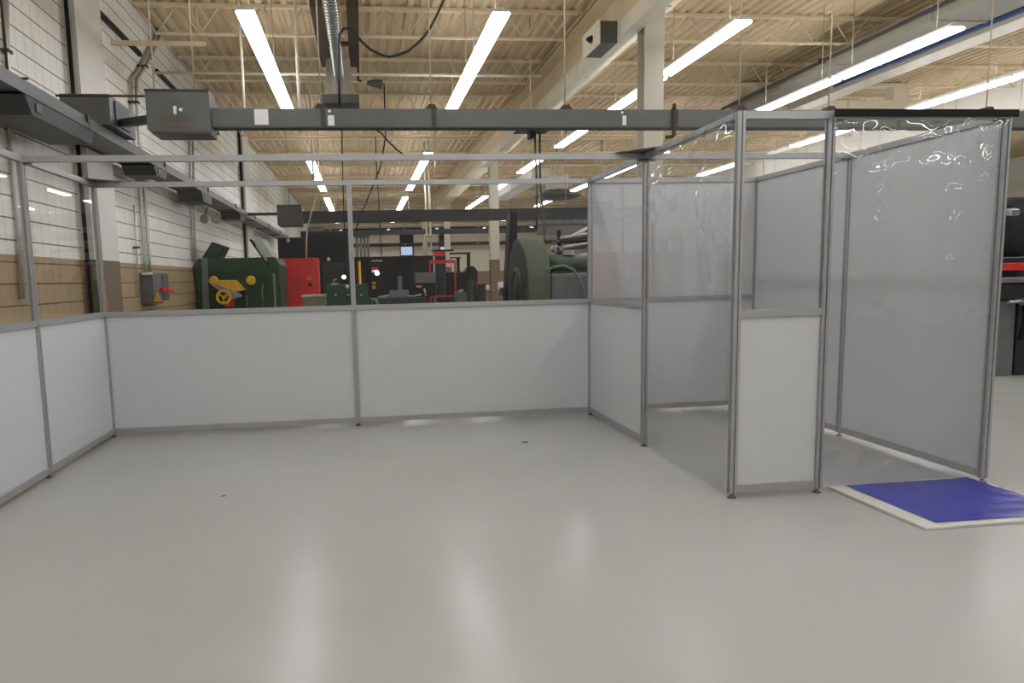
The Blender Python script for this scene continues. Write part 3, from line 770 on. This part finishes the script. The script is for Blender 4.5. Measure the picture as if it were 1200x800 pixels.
t = thing('drain_pipe', 'black vertical pipe beside the nearest wall pilaster', 'pipe', (XW+.07, 9.2, 0))
MB().tube([(XW+.07, 9.24, 0), (XW+.07, 9.24, ZD_+.065)], .024, 10).build('pipe', 'black', t)
for z in (1, 5): MB().box(XW+.001, XW+.1, 9.2, 9.28, z, z+.03).build('strap', 'clamp', t)
t = thing('drain_pipe', 'thin black vertical pipe beside the second wall pilaster', 'pipe', (XW+.07, 21.3, 0))
MB().tube([(XW+.07, 21.4, 0), (XW+.07, 21.4, ZD_+.065)], .035, 10).build('pipe', 'black', t)
for z in (1, 3, 5): MB().box(XW+.001, XW+.11, 21.36, 21.44, z, z+.03).build('strap', 'clamp', t)
a = on_x(165, 349, XW); b = on_x(178, 324, XW)
t = thing('switch_box', 'grey electrical switch box with a red handle on the left wall', 'electrical box', (XW, a.y, a.z))
sb = MB().box(XW+.001, XW+.2, a.y, a.y+.5, 1.18, 1.66).build('body', 'grey_mach', t, bevel=.01)
MB().box(XW+.02, XW+.2, a.y+.52, a.y+.9, 1.22, 1.66).build('side_box', 'bus', t, bevel=.03)
MB().box(XW+.05, XW+.2, a.y-.03, a.y-.0005, 1.63, 1.67).build('top_tag', 'white', sb)
MB().box(XW+.2005, XW+.26, a.y+.3, a.y+.5, 1.37, 1.42).beam((XW+.24, a.y+.5, 1.40), (XW+.33, a.y+.62, 1.36), .05, .05).build('handle', 'red', sb)
MB().prism([(XW+.205, 1.22), (XW+.32, 1.22), (XW+.26, 1.36)], 'y', a.y-.06, a.y-.03).build('hang_tag', 'yellow', sb)
# leaning plank and a few bottles on the ledge
a = at(97, 366, 9.4); b = at(99, 340, 9.5)
o = MB().hull8([(XW+.28, 9.3, 0.001), (XW+.33, 9.3, 0.001), (XW+.33, 9.42, 0.001), (XW+.28, 9.42, 0.001)], [(XW+.15, 9.3, 1.38), (XW+.2, 9.3, 1.38), (XW+.2, 9.42, 1.38), (XW+.15, 9.42, 1.38)]).build('plank', 'wood')
tag(o, 'reddish brown plank leaning on the nearest wall pilaster', 'plank')
t = thing('wall_bench', 'low brown bench along the left wall under the switch box', 'bench', (-2.9, 11.2, 0))
MB().box(-3.37, -2.75, 10.7, 12.2, 1.0, 1.04).build('top', 'khaki', t)
for y in (10.75, 12.1):
    MB().box(-3.34, -3.29, y, y+.05, 0, .9995).build('leg', 'dark_grey', t); MB().box(-2.82, -2.77, y, y+.05, 0, .9995).build('leg', 'dark_grey', t)
for (u, mm, lb, hh) in ((147, 'red', 'small red bottle on the bench by the left wall', .2), (154, 'dark_grey', 'dark grey spray bottle on the bench by the left wall', .26)):
    p = at(u, 350, 11.5)
    t = thing('bottle', lb, 'bottle', (p.x, 11.5, 1.04))
    MB().lathe((p.x, 11.5, 1.0405), (0, 0, 1), [(0, .045), (hh*.55, .045), (hh*.75, .02), (hh*.85, .02)], 12).build('body', mm, t)
    MB().box(p.x-.02, p.x+.03, 11.485, 11.515, 1.0405+hh*.8505, 1.0405+hh).build('nozzle', 'dark_grey', t)
# twin lamp hanging from the left duct
p = at(247, 256, 14.6)
t = thing('flood_lamp', 'round twin flood lamp hanging below the left power duct', 'lamp', (-2.98, 14.6, p.z))
MB().tube([(-3.0, 14.9, RZ0-.1805), (-3.0, 14.7, RZ0-.25), (-3.0, 14.6, p.z+.02)], .02, 6).build('arm', 'bus_dark', t)
for dx in (-.09, .05):
    MB().lathe((p.x+dx, 14.66, p.z), (-.3 if dx < 0 else .5, -1, -.1), [(0, .04), (.07, .085), (.1, .09), (.11, .07)], 16).build('head', 'khaki', t)
# angled bracket high on the wall
a, b = at(153, 50.5, 11), at(241, 50, 11)
t = thing('wall_bracket', 'pale horizontal strut reaching from the left wall under the deck', 'bracket', (XW, 11, a.z))
MB().beam((XW+.002, 11, a.z), (b.x, 11, a.z), .05, .06).build('strut', 'steel_cream', t)
MB().tube([(b.x-.1, 11, a.z+.03), (b.x-.1, 11, ZD_+.065)], .01, 6).build('hanger', 'rod', t)
# ================================================================== MACHINES BEHIND THE BOOTH
def poly(pts, Y): return [(at(u, v, Y).x, at(u, v, Y).z) for u, v in pts]
# green machine with raised lids
Y = 15.0
t = thing('green_machine', 'dark green machine with open lids and yellow handwheel behind the left back panel', 'machine', (-2.1, 16, 0))
bx0, bx1 = at(228, 320, Y).x, at(328, 320, Y).x
pts = poly([(225, 313), (232, 303), (322, 301), (328, 310), (329, 330)], Y)
out = [(bx0+.06, 0.0), (bx0+.02, pts[0][1]-.25), pts[0], pts[1], pts[2], pts[3], (bx1, 0.0)]
MB().prism(out, 'y', Y, Y+1.5).build('body', 'green', t, bevel=.02)
q = poly([(236, 362), (244, 362), (243, 303), (236, 303)], Y-.03)
MB().prism([(q[0][0], 0), (q[1][0], 0), q[2], q[3]], 'y', Y-.03, Y-.001).build('front_strip', 'green_grey', t)
a = poly([(235, 302), (247, 283), (261, 288), (254, 302)], Y)
MB().prism(a, 'y', Y+.1, Y+.8).build('left_lid', 'green', t, bevel=.01)
a = poly([(294, 280), (306, 279), (326, 310), (317, 311)], Y)
MB().prism([(a[0][0]+.02, a[0][1]-.02), (a[1][0]-.0, a[1][1]), (a[2][0], a[2][1]), (a[3][0]+.02, a[3][1])], 'y', Y+.02, Y+.9).build('right_lid', 'lid', t, bevel=.008)
a2 = poly([(292, 281), (295, 280), (318, 312), (315, 313)], Y)
MB().prism(a2, 'y', Y-.03, Y+.015).build('lid_edge', 'black', t)
a2 = poly([(300, 289), (302, 288), (314, 305), (312, 306)], Y)
MB().prism(a2, 'y', Y-.045, Y-.031).build('lid_strut', 'silver', t)
for (u, v, r) in ((250.5, 329, .1), (294, 328.5, .1)):
    p = at(u, v, Y); MB().lathe((p.x, Y-.001, p.z), (0, -1, 0), [(0, r), (.04, r*.95), (.05, r*.5)], 18).build('round_cover', 'yellow', t)
p = at(262, 348, Y-.5); ring = [(p.x+.125*cos(k*pi/10), Y-.5, p.z+.125*sin(k*pi/10)) for k in range(21)]
hw = MB().tube(ring, .028, 8)
for k in range(3):
    c_, s_ = cos(k*2*pi/3+.5), sin(k*2*pi/3+.5); hw.tube([(p.x, Y-.5, p.z), (p.x+.11*c_, Y-.5, p.z+.11*s_)], .02, 6)
hw.tube([(p.x, Y-.54, p.z), (p.x, Y-.001, p.z)], .03, 8); hw.build('handwheel', 'yellow', t)
a = poly([(257, 328), (275, 328), (286, 340), (273, 343), (253, 334)], Y-.3)
MB().prism(a, 'y', Y-.45, Y-.002).build('yellow_chute', 'yellow', t, bevel=.01)
a = poly([(250, 334), (256, 333), (284, 344), (286, 347), (275, 350)], Y-.3)
MB().prism(a, 'y', Y-.5, Y-.46).build('chute_edge', 'silver', t)
a = poly([(268, 348), (274, 349), (272, 359), (265, 359)], Y-.3)
MB().prism(a, 'y', Y-.44, Y-.1).build('red_guard', 'red', t)
MB().tube([at(308, 332, Y-.02), at(307, 345, Y-.02), at(309, 360, Y-.02)], .014, 6).tube([at(288, 346, Y-.02), at(290, 352, Y-.02), at(288, 362, Y-.02)], .014, 6).build('hose', 'green_grey', t)
x_ = at(322, 340, Y).x
MB().box(x_-.02, x_+.02, Y-.03, Y-.001, 0, at(322, 320, Y).z).build('yellow_edge', 'khaki', t)
p = at(220, 318, Y)
MB().box(p.x-.03, p.x+.03, Y+.2, Y+.26, 0, p.z).box(p.x+.03, bx0-.03, Y+.2, Y+.26, p.z-.06, p.z).build('side_rail', 'dark_brown', t)
# red cabinet
Y = 17.2
t = thing('red_cabinet', 'bright red cabinet with a warning sign beside the green machine', 'cabinet', (at(351, 340, Y).x, Y+.4, 0))
a = poly([(325, 303), (372, 302)], Y); x0, x1, zt = a[0][0], a[1][0], a[1][1]
MB().prism([(x0+.1, 0), (x0+.1, zt-.45), (x0+.02, zt-.18), (x0, zt), (x1, zt), (x1, 0)], 'y', Y, Y+.7).build('body', 'red', t, bevel=.012)
dr = MB().box(x0+.16, x1-.05, Y-.02, Y-.001, .15, zt-.06).build('door', 'red', t, bevel=.006)
p = at(363, 325, Y-.025)
MB().prism([(p.x-.06, p.z-.05), (p.x+.06, p.z-.05), (p.x, p.z+.06)], 'y', Y-.026, Y-.0205).build('warning_sign', 'yellow', dr)
MB().box(p.x-.014, p.x+.014, Y-.028, Y-.0265, p.z-.03, p.z+.02).build('sign_mark', 'black', dr)
p = at(363, 333, Y-.025); MB().lathe((p.x, Y-.0205, p.z), (0, -1, 0), [(0, .045), (.05, .03)], 12).build('handle', 'dark_grey', dr)
p = at(350, 331, Y); MB().box(p.x-.12, p.x+.1, Y-.023, Y-.0205, p.z-.18, p.z+.1).build('worn_plate', 'rust_red', dr)
p = at(359, 302, Y+.3)
MB().tube([(p.x, Y+.3, zt), at(359, 285, Y+.3), at(360, 268, Y+.3), at(365, 248, Y+.3), at(370, 228, Y+.3)], .02, 8).build('riser', 'conduit', t)
# black enclosure
Y = 24.6
t = thing('black_enclosure', 'tall black machine enclosure standing behind the red cabinet', 'machine', (at(368, 330, Y).x, Y+1, 0))
a = poly([(325, 279), (352, 271), (407, 270)], Y)
MB().box(a[0][0], a[2][0], Y, Y+2.2, 0, a[0][1]).box(a[1][0], a[2][0], Y, Y+2.2, a[0][1], a[2][1]).build('body', 'black', t, bevel=.02)
for (u, v, r) in ((337.5, 282, .06), (385, 304, .07)):
    p = at(u, v, Y); MB().lathe((p.x, Y-.001, p.z), (0, -1, 0), [(0, r), (.04, r), (.05, r*.4)], 14).build('round_port', 'silver', t)
p = at(406, 280, Y); MB().box(p.x-.05, p.x+.02, Y-.05, Y-.001, at(406, 350, Y).z, at(406, 290, Y).z).build('door_edge', 'dark_grey', t)
p = at(390, 318, Y); MB().box(p.x-.35, p.x+.4, Y-.03, Y-.001, .3, p.z+.3).build('door', 'dark_grey', t, bevel=.01)
p = at(403, 324.5, Y-.3); MB().lathe((p.x, Y-.2, p.z), (0, -1, 0), [(0, .04), (.05, .07), (.055, .02)], 14).tube([(p.x, Y-.2, p.z), (p.x+.05, Y-.031, p.z-.1)], .02, 6).build('lamp_housing', 'dark_grey', t)
MB().lathe((p.x, Y-.256, p.z), (0, -1, 0), [(0, .065), (.02, .05)], 14).build('work_lamp', 'led', t)
# vertical stacks behind
Y = 27.0
t = thing('exhaust_rack', 'grey rack of vertical pipes behind the black enclosure', 'rack', (at(423, 290, Y).x, Y, 0))
for u in (418, 422.5, 427, 431):
    p = at(u, 276, Y); MB().tube([(p.x, Y, 0), (p.x, Y, p.z)], .045, 8).build('pipe', 'grey_mach', t)
a, b = at(415, 284, Y), at(433, 270, Y)
MB().box(a.x, b.x, Y-.1, Y+.1, at(415, 278, Y).z, b.z).build('cap', 'bus_dark', t)
# black cabinet wall
Y = 21.5
t = thing('black_cabinet', 'long low black cabinet with small signs right of the middle booth post', 'cabinet', (at(470, 330, Y).x, Y+.4, 0))
a = poly([(409, 301), (435, 299), (508, 299), (511, 304)], Y)
MB().box(a[0][0], a[1][0], Y, Y+.8, 0, a[0][1]).build('left_unit', 'black', t, bevel=.01)
ru = MB().box(a[1][0]+.005, a[2][0], Y+.1, Y+.9, 0, a[2][1]).build('right_unit', 'black', t, bevel=.01)
for (u0, v0, u1, v1, mm, nm) in ((434, 306.5, 448, 304.5, 'silver', 'label_strip'), (434, 316, 443, 313, 'red', 'sign_header'), (434, 319, 443, 316.2, 'white', 'sign'),
                                 (435, 333, 440.5, 330, 'yellow', 'warning_sticker'), (435.5, 338.5, 440, 334.5, 'yellow', 'warning_sticker')):
    p, q = at(u0, v0, Y+.08), at(u1, v1, Y+.08)
    MB().box(p.x, q.x, Y-.02 if u1 <= 435 else Y+.09, Y+.0985, p.z, q.z).build(nm, mm, t)
p = at(442, 320, Y); MB().lathe((p.x, Y-.0, p.z), (0, -1, 0), [(0, .06), (.02, .045)], 14).build('work_lamp', 'led', t)
MB().tube([(p.x, Y+.0005, p.z), (p.x, Y+.099, p.z-.05)], .02, 6).build('lamp_arm', 'dark_grey', t)
# yellow post
Y = 16.5
p, q = at(421, 335, Y), at(421, 306, Y)
t = thing('bollard', 'thin yellow post right of the middle booth post', 'post', (p.x, Y, 0))
MB().tube([(p.x+.02, Y, 0), (q.x, Y, q.z)], .03, 10).build('pole', 'orange_y', t)
MB().lathe((q.x, Y, q.z), (0, 0, 1), [(0, .033), (.04, .03), (.07, .01)], 10).build('cap', 'dark_grey', t)
# green box machine
Y = 12.0
t = thing('green_box', 'low dark green machine box with three latches behind the middle booth post', 'machine', (at(408, 345, Y).x, Y+.3, 0))
a = poly([(382, 334), (432, 331.5)], Y)
gb = MB().box(a[0][0], a[1][0], Y, Y+.6, 0.7, a[0][1]).build('body', 'green', t, bevel=.01)
MB().box(a[0][0]+.05, a[1][0]-.05, Y+.05, Y+.55, 0, .6995).build('base', 'dark_grey', t)
for u in (393, 408, 423):
    p = at(u, 346, Y); MB().box(p.x-.04, p.x+.04, Y-.012, Y-.001, p.z-.025, p.z+.03).build('latch_recess', 'black', gb)
    MB().box(p.x-.02, p.x+.025, Y-.022, Y-.0125, p.z-.004, p.z+.018).build('latch', 'silver', gb)
p = at(391, 331, Y); MB().box(p.x-.05, p.x+.07, Y+.1, Y+.3, a[0][1]+.0005, a[0][1]+.03).tube([(p.x, Y+.2, a[0][1]+.03), (p.x, Y+.2, a[0][1]+.09), (p.x+.05, Y+.2, a[0][1]+.09)], .012, 6).build('clamp', 'silver', t)
p = at(407, 335, Y); MB().lathe((p.x, Y-.001, p.z-.01), (0, -1, 0), [(0, .035), (.02, .02)], 10).build('cap', 'lid', t)
MB().tube([(a[1][0]+.0, Y+.1, 1.15), (a[1][0]+.12, Y+.1, 1.12), (a[1][0]+.14, Y+.1, .98), (a[1][0]+.1, Y+.1, .7), (a[1][0]+.1, Y+.1, 0)], .03, 8).build('drain', 'green_grey', t)
# khaki bench
Y = 12.6
t = thing('workbench', 'small khaki bench in front of the red cabinet', 'bench', (at(367, 350, Y).x, Y+.3, 0))
a = poly([(353, 346), (382, 344.5)], Y); zt = a[0][1]
MB().box(a[0][0], a[1][0], Y, Y+.6, zt-.03, zt).build('top', 'lid', t)
MB().box(a[0][0]+.02, a[1][0]-.02, Y+.02, Y+.58, zt-.35, zt-.0305).build('apron', 'khaki', t)
for x in (a[0][0]+.03, a[1][0]-.08):
    for y in (Y+.04, Y+.5): MB().box(x, x+.05, y, y+.05, 0, zt-.3505).build('leg', 'khaki', t)
# red frame stand
Y = 18.5
t = thing('red_stand', 'red steel frame stand in front of the black cabinet', 'frame', (at(517, 330, Y).x, Y, 0))
a = poly([(503, 305), (534, 304)], Y); x0, x1, zt = a[0][0], a[1][0], a[0][1]
MB().box(x0, x0+.04, Y, Y+.04, 0, zt).build('upright', 'rust_red', t); MB().box(x1-.04, x1, Y, Y+.04, 0, zt).build('upright', 'rust_red', t)
MB().box(x0+.0405, x1-.0405, Y-.02, Y+.06, zt-.08, zt).build('top_bar', 'red', t)
z_ = at(517, 348, Y).z; MB().box(x0+.0405, x1-.0405, Y, Y+.04, z_, z_+.04).build('lower_bar', 'rust_red', t)
MB().box(x0-.1, x0+.14, Y-.3, Y+.34, -.0, .04).box(x1-.14, x1+.1, Y-.3, Y+.34, 0, .04).build('foot', 'rust_red', t)
Y = 26
a = poly([(509, 300), (522, 294)], Y)
t = thing('red_crate', 'small red tool cabinet behind the top of the red frame', 'cabinet', (a[0][0], Y, 0))
MB().box(a[0][0], a[1][0], Y, Y+.5, a[0][1], a[1][1]).build('top_box', 'red', t)
MB().box(a[0][0]+.05, a[1][0], Y, Y+.5, 0, a[0][1]-.0005).build('lower_cabinet', 'dark_grey', t)
MB().box(a[0][0]-.05, a[1][0]+.3, Y-.05, Y+.5, a[1][1]+.0005, a[1][1]+.05).build('top_shelf', 'black', t)
# grey machine vice bench and dark lathe in the middle
Y = 14.5
t = thing('lathe', 'cluttered dark grey lathe with a grey control box, right of the green box', 'machine', (at(475, 340, Y).x, Y+.3, 0))
a = poly([(436, 351), (500, 348)], Y)
MB().box(a[0][0], a[1][0], Y, Y+.7, .5, at(460, 349, Y).z).build('bed', 'dark_grey', t, bevel=.01)
MB().box(a[0][0]+.05, a[0][0]+.4, Y+.05, Y+.65, 0, .4995).build('pedestal', 'dark_grey', t); MB().box(a[1][0]-.4, a[1][0]-.05, Y+.05, Y+.65, 0, .4995).build('pedestal', 'dark_grey', t)
zb = at(460, 349, Y).z+.0005
q = poly([(487, 332), (510, 319)], Y+.3); MB().box(q[0][0], q[1][0], Y+.3, Y+.6, zb, q[0][1]-.0005).build('stand', 'black', t)
MB().box(q[0][0], q[1][0], Y+.25, Y+.6, q[0][1], q[1][1]).build('control_box', 'bus', t, bevel=.01)
q = poly([(467, 341), (471, 323)], Y+.2); MB().box(q[0][0], q[1][0], Y+.2, Y+.3, zb, q[1][1]).build('tool_post', 'grey_mach', t)
q = poly([(457, 343), (479, 340)], Y+.1); MB().box(q[0][0], q[1][0], Y+.05, Y+.5, zb, q[1][1]).build('slide', 'grey_mach', t, bevel=.01)
for (u0, v0, u1, v1) in ((443, 349, 456, 346), (484, 349, 494, 345), (478, 347, 486, 350), (497, 338, 499, 348)):
    p, q = at(u0, v0, Y+.02), at(u1, v1, Y+.02); MB().tube([(p.x, Y+.03, max(p.z, zb+.02)), (q.x, Y+.03, max(q.z, zb+.02))], .02, 6).build('tool', 'silver', t)
p = at(491, 336, Y+.2); MB().box(p.x-.05, p.x+.05, Y+.24, Y+.2495, p.z+.02, p.z+.1).build('yellow_label', 'yellow', t) if False else None
p = at(491, 335.5, Y+.3); MB().box(p.x-.05, p.x+.05, Y+.292, Y+.2995, p.z-.02, p.z+.02).build('yellow_label', 'yellow', t)
# black jib arm machine
Y = 22.0
t = thing('milling_machine', 'black milling machine with an overhead arm beyond the red frame', 'machine', (at(545, 330, Y).x, Y, 0))
MB().box(at(523, 320, Y).x, at(546, 320, Y).x, Y, Y+.8, 0, at(530, 319, Y).z).build('base', 'black', t, bevel=.02)
MB().box(at(549, 320, Y).x, at(552.5, 320, Y).x, Y+.2, Y+.35, at(550, 319, Y).z-.5, at(550, 297, Y).z).box(at(528, 300, Y).x, at(552.5, 300, Y).x, Y+.2, Y+.35, at(540, 297.5, Y).z, at(540, 295.5, Y).z).build('arm', 'black', t)
MB().box(at(536, 320, Y).x, at(539.5, 320, Y).x, Y+.1, Y+.2, at(538, 319, Y).z, at(538, 302, Y).z).box(at(528, 302, Y).x, at(541, 302, Y).x, Y+.1, Y+.2, at(538, 302.4, Y).z, at(538, 301, Y).z).build('column', 'black', t)
MB().prism(poly([(547, 333), (562, 333), (562, 317), (557, 311), (550, 313), (546, 318)], Y), 'y', Y+.36, Y+.8).build('head', 'dark_grey', t, bevel=.02)
MB().box(at(547.5, 333, Y).x, at(561, 333, Y).x, Y+.4, Y+.75, 0, at(550, 333, Y).z-.0005).build('knee', 'dark_grey', t)
p = at(549.5, 325, Y+.3); MB().box(p.x-.04, p.x+.04, Y+.33, Y+.3595, p.z-.05, p.z+.06).build('white_tag', 'white', t)
Y = 17.5
t = thing('green_tank', 'low green tank between the red frame and the slim column', 'tank', (at(550, 345, Y).x, Y, 0))
MB().lathe((at(552, 345, Y).x, Y, 0), (0, 0, 1), [(0, .12), (.9, .12), (at(552, 327, Y).z-.1, .09), (at(552, 327, Y).z, .05)], 18).build('drum', 'green', t)
MB().box(at(534, 345, Y).x, at(547, 345, Y).x, Y-.1, Y+.3, 0, at(540, 343, Y).z).build('tray', 'olive', t, bevel=.02)
p = at(539, 340, Y); MB().tube([(p.x-.05, Y, at(540, 343, Y).z+.015), (p.x+.08, Y, at(540, 343, Y).z+.05)], .04, 8).build('bottle_neck', 'silver', t)
t = thing('blue_bin', 'dark blue bin beside the brown foot of the slim column', 'bin', (at(562, 345, Y).x, Y, 0))
MB().prism([(at(560, 345, Y).x, 0), (at(568, 345, Y).x, 0), (at(568.5, 333, Y).x, at(562, 333, Y).z), (at(559.5, 333, Y).x, at(562, 333, Y).z)], 'y', Y-.1, Y+.3).build('body', 'dark_grey', t)
MB().box(at(559, 333, Y).x, at(569, 333, Y).x, Y-.13, Y+.33, at(562, 333, Y).z+.0005, at(562, 331.5, Y).z).build('rim', 'rust_red', t)
Y = 19.5
t = thing('carton_stand', 'white cartons on a wooden stand at the foot of the column beside the blower', 'cartons', (at(580, 340, Y).x, Y, 0))
a = poly([(570, 340), (591, 337)], Y)
MB().box(a[0][0], a[1][0], Y, Y+.5, a[0][1]-.02, a[0][1]+.01).build('top', 'wood', t)
for x in (a[0][0]+.02, a[1][0]-.07): MB().box(x, x+.05, Y+.02, Y+.07, 0, a[0][1]-.0205).build('leg', 'wood', t)
for (u0, v1, u1) in ((569, 334, 574), (586, 330, 591)):
    p, q = at(u0, v1, Y), at(u1, v1, Y); MB().box(p.x, q.x, Y+.05, Y+.35, a[0][1]+.0105, p.z).build('carton', 'white', t)
# dark tapered upright and green blower
Y = 12.9
t = thing('dark_upright', 'tall dark tapered steel upright left of the green blower', 'post', (at(600, 350, Y).x, Y, 0))
zt = at(600, 248, Y).z
MB().prism([(at(591, 351, Y).x-.04, 0), (at(604, 351, Y).x, 0), (at(606.5, 249, Y).x, zt), (at(598, 248, Y).x, zt)], 'y', Y, Y+.3).build('upright', 'black', t)
MB().box(at(585, 351, Y).x, at(608, 351, Y).x, Y-.15, Y+.45, 0, .02).build('base_plate', 'black', t) if False else None
MB().box(at(588, 341, Y).x, at(592.5, 341, Y).x, Y+.02, Y+.2, at(588, 346, Y).z, at(588, 337, Y).z).build('side_bracket', 'dark_grey', t)
Y = 11.4
t = thing('blower', 'large green blower with a round casing and motor behind the right back panel', 'blower', (2.7, Y, 0))
R_, cz = .76, 1.32; x0, x1 = 2.5, 2.86
prof = [(Y+R_*cos(a), cz+R_*sin(a)) for a in [pi*k/16-.35 for k in range(17)]]
prof = [(Y+R_*cos(radians(d)), cz+R_*sin(radians(d))) for d in range(-10, 171, 10)]
prof = prof+[(Y-R_*1.02, .55), (Y-R_*.9, .35), (Y+R_*.9, .35), (Y+R_*1.0, .6)]
MB().prism(prof, 'x', x0, x1).build('casing', 'olive', t, bevel=.015)
MB().lathe((x0-.001, Y, 1.22), (-1, 0, 0), [(0, .4), (.03, .4), (.05, .33), (.02, .28)], 28).build('inlet_ring', 'olive_dark', t)
MB().lathe((x0-.021, Y, 1.22), (-1, 0, 0), [(0, .275), (.004, .05)], 24).build('inlet_opening', 'black', t)
prof2 = [(Y+(R_-.05)*cos(radians(d)), cz+(R_-.05)*sin(radians(d))) for d in range(0, 360, 12)]
MB().prism(prof2, 'x', x0-.006, x0-.0005).build('side_plate', 'olive_dark', t)
MB().prism([(Y-.75, 0), (Y+.75, 0), (Y+.6, .3495), (Y-.6, .3495)], 'x', x0-.05, x1+.9).build('base', 'olive_dark', t)
mc = MB().box(x1+.001, x1+.62, Y-.75, Y-.1, .6, 1.5).build('motor_cover', 'grey_mach', t, bevel=.05)
MB().box(x1+.1, x1+.5, Y-.7, Y-.1, .3505, .5995).build('motor_foot', 'olive_dark', t)
p = at(655, 322, Y-.75); MB().box(p.x-.07, p.x+.07, Y-.756, Y-.7505, p.z-.02, p.z+.02).build('name_plate', 'khaki', mc)
MB().lathe((x1+.001, Y-.35, 1.66), (1, 0, 0), [(0, .13), (.7, .13), (.75, .1), (1.05, .1)], 20).build('shaft_housing', 'olive', t)
MB().box(x1+.1, x1+.75, Y-.45, Y-.25, 1.5005, 1.545).build('housing_cradle', 'olive_dark', t)
a = at(651, 300, Y-.35); ring = [(a.x+.11*cos(k*pi/9), Y-.35, a.z+.16*sin(k*pi/9)) for k in range(19)]
MB().tube(ring, .012, 6).tube([(a.x, Y-.35, 1.78), (a.x, Y-.35, a.z+.15)], .015, 6).tube([(a.x-.11, Y-.35, a.z), (a.x+.11, Y-.35, a.z)], .01, 6).build('valve_wheel', 'silver', t)
MB().box(a.x+.1, a.x+.28, Y-.45, Y-.3, 1.785, 1.86).build('valve_body', 'silver', t)
MB().tube([at(640, 318, Y-.8), at(648, 313, Y-.8), at(660, 311, Y-.8), at(672, 316, Y-.8), at(680, 328, Y-.8), at(685, 342, Y-.8), at(687, 360, Y-.8)], .02, 8).build('hose', 'green_grey', t)
MB().lathe((x1+.9, Y+.1, .35), (0, 0, 1), [(0, .34), (1.1, .34), (1.3, .2), (1.4, .1)], 20).build('tank', 'dark_grey', t)
# rack with long stock
Y = 20
t = thing('stock_rack', 'rack with dark shelves of long bar stock behind the green blower', 'rack', (at(670, 300, Y).x, Y, 0))
xa, xb = at(656, 300, Y).x, at(700, 300, Y).x
for x in (xa+.1, xb-.1): MB().box(x-.05, x+.05, Y+.4, Y+.5, 0, at(670, 268, Y).z).build('upright', 'dark_grey', t)
for v in (283, 294, 307):
    z = at(670, v, Y).z
    MB().prism([(xa, z), (xb, z+.1), (xb, z+.2), (xa, z+.06)], 'y', Y, Y+.9).build('shelf_arm', 'bus_dark', t)
    for k in range(4):
        MB().tube([(xa+.1, Y-.05+.15*k, z+.12), (xb, Y-.05+.15*k, z+.26)], .03, 6).build('bar', 'silver' if k % 2 else 'white', t)
p, q = at(668, 277, Y), at(688, 267, Y); MB().tube([(p.x, Y-.2, p.z), (q.x, Y-.2, q.z)], .05, 6).box(q.x-.03, q.x+.03, Y-.2, Y+.4, q.z-.05, q.z).build('long_tube', 'white', t)
Y = 23.2
t = thing('strip_curtain', 'dark grey hanging strip curtain high behind the stock rack', 'curtain', (at(665, 260, Y).x, Y, at(665, 262, Y).z))
xa, xb = at(633, 240, Y).x, at(705, 240, Y).x; za, zb = at(665, 262, Y).z, at(665, 249, Y).z
x = xa; m = MB()
while x < xb: m.box(x, x+.162, Y+(.0 if int(x/.16) % 2 else .03), Y+.03+(.0 if int(x/.16) % 2 else .03), za, at(665, 250, Y).z); x += .16
m.build('strips', 'grey_mach', t)
MB().box(xa-.1, xb+.1, Y-.08, Y+.1, at(665, 249.8, Y).z, at(665, 244, Y).z).build('rail', 'bus_dark', t)
MB().box(xa-.1, xb+.1, Y+.1, Y+.16, za-.35, za).build('lower_rail', 'grey_mach', t)
MB().tube([(xa, Y, zb), (xa, Y, ZD_)], .03, 6).tube([(xb, Y, zb), (xb, Y, ZD_)], .03, 6).build('hanger', 'rod', t)
# machine at the right edge
p = on_z(1178, 440, 0); Y = p.y
t = thing('drill_press', 'dark grey machine with a tapered pedestal at the right edge behind the booth', 'machine', (p.x, Y, 0))
z_ = lambda v: at(1180, v, Y).z
X_ = lambda u: at(u, 380, Y).x
MB().prism([(X_(1164), 0), (X_(1190), 0), (X_(1189), z_(352)), (X_(1169), z_(352))], 'y', Y, Y+.5).build('pedestal', 'grey_mach', t, bevel=.01)
MB().box(X_(1158), X_(1240), Y-.1, Y+.7, z_(331), z_(325)).build('table', 'silver', t, bevel=.006)
MB().box(X_(1166), X_(1215), Y-.05, Y+.6, z_(351.5), z_(331.5)).build('saddle', 'dark_grey', t, bevel=.02)
MB().box(X_(1160), X_(1195), Y-.08, Y+.4, z_(317), z_(308)).build('red_slide', 'rust_red', t, bevel=.01)
MB().box(X_(1162), X_(1225), Y+.05, Y+.6, z_(324.5), z_(302)).build('knee', 'dark_grey', t)
MB().lathe((X_(1200), Y+.3, z_(301)), (0, 0, 1), [(0, .2), (.3, .2), (.45, .28), (.7, .28), (.78, .2)], 20).build('head', 'dark_grey', t)
MB().box(X_(1178), X_(1230), Y+.05, Y+.6, z_(253), z_(243)).build('top_cover', 'silver', t, bevel=.03)
MB().box(X_(1182), X_(1225), Y+.1, Y+.55, z_(243)+.0005, z_(240)).build('cap', 'black', t)
MB().tube([(X_(1168), Y-.15, z_(353)), (X_(1178), Y-.15, z_(353)), (X_(1215), Y-.15, z_(350))], .022, 8).lathe((X_(1183), Y-.15, z_(353)), (1, 0, 0), [(0, .05), (.08, .05)], 12).tube([(X_(1183), Y-.15, z_(353)), (X_(1183), Y-.05, z_(350))], .02, 6).build('feed_handle', 'silver', t)
MB().tube([(X_(1191), Y-.1, z_(350)), (X_(1193), Y-.1, z_(380)), (X_(1188), Y-.1, z_(398))], .03, 8).build('hose', 'black', t)
MB().box(X_(1192), X_(1235), Y, Y+.6, 0, z_(352)).build('rear_pedestal', 'dark_grey', t)
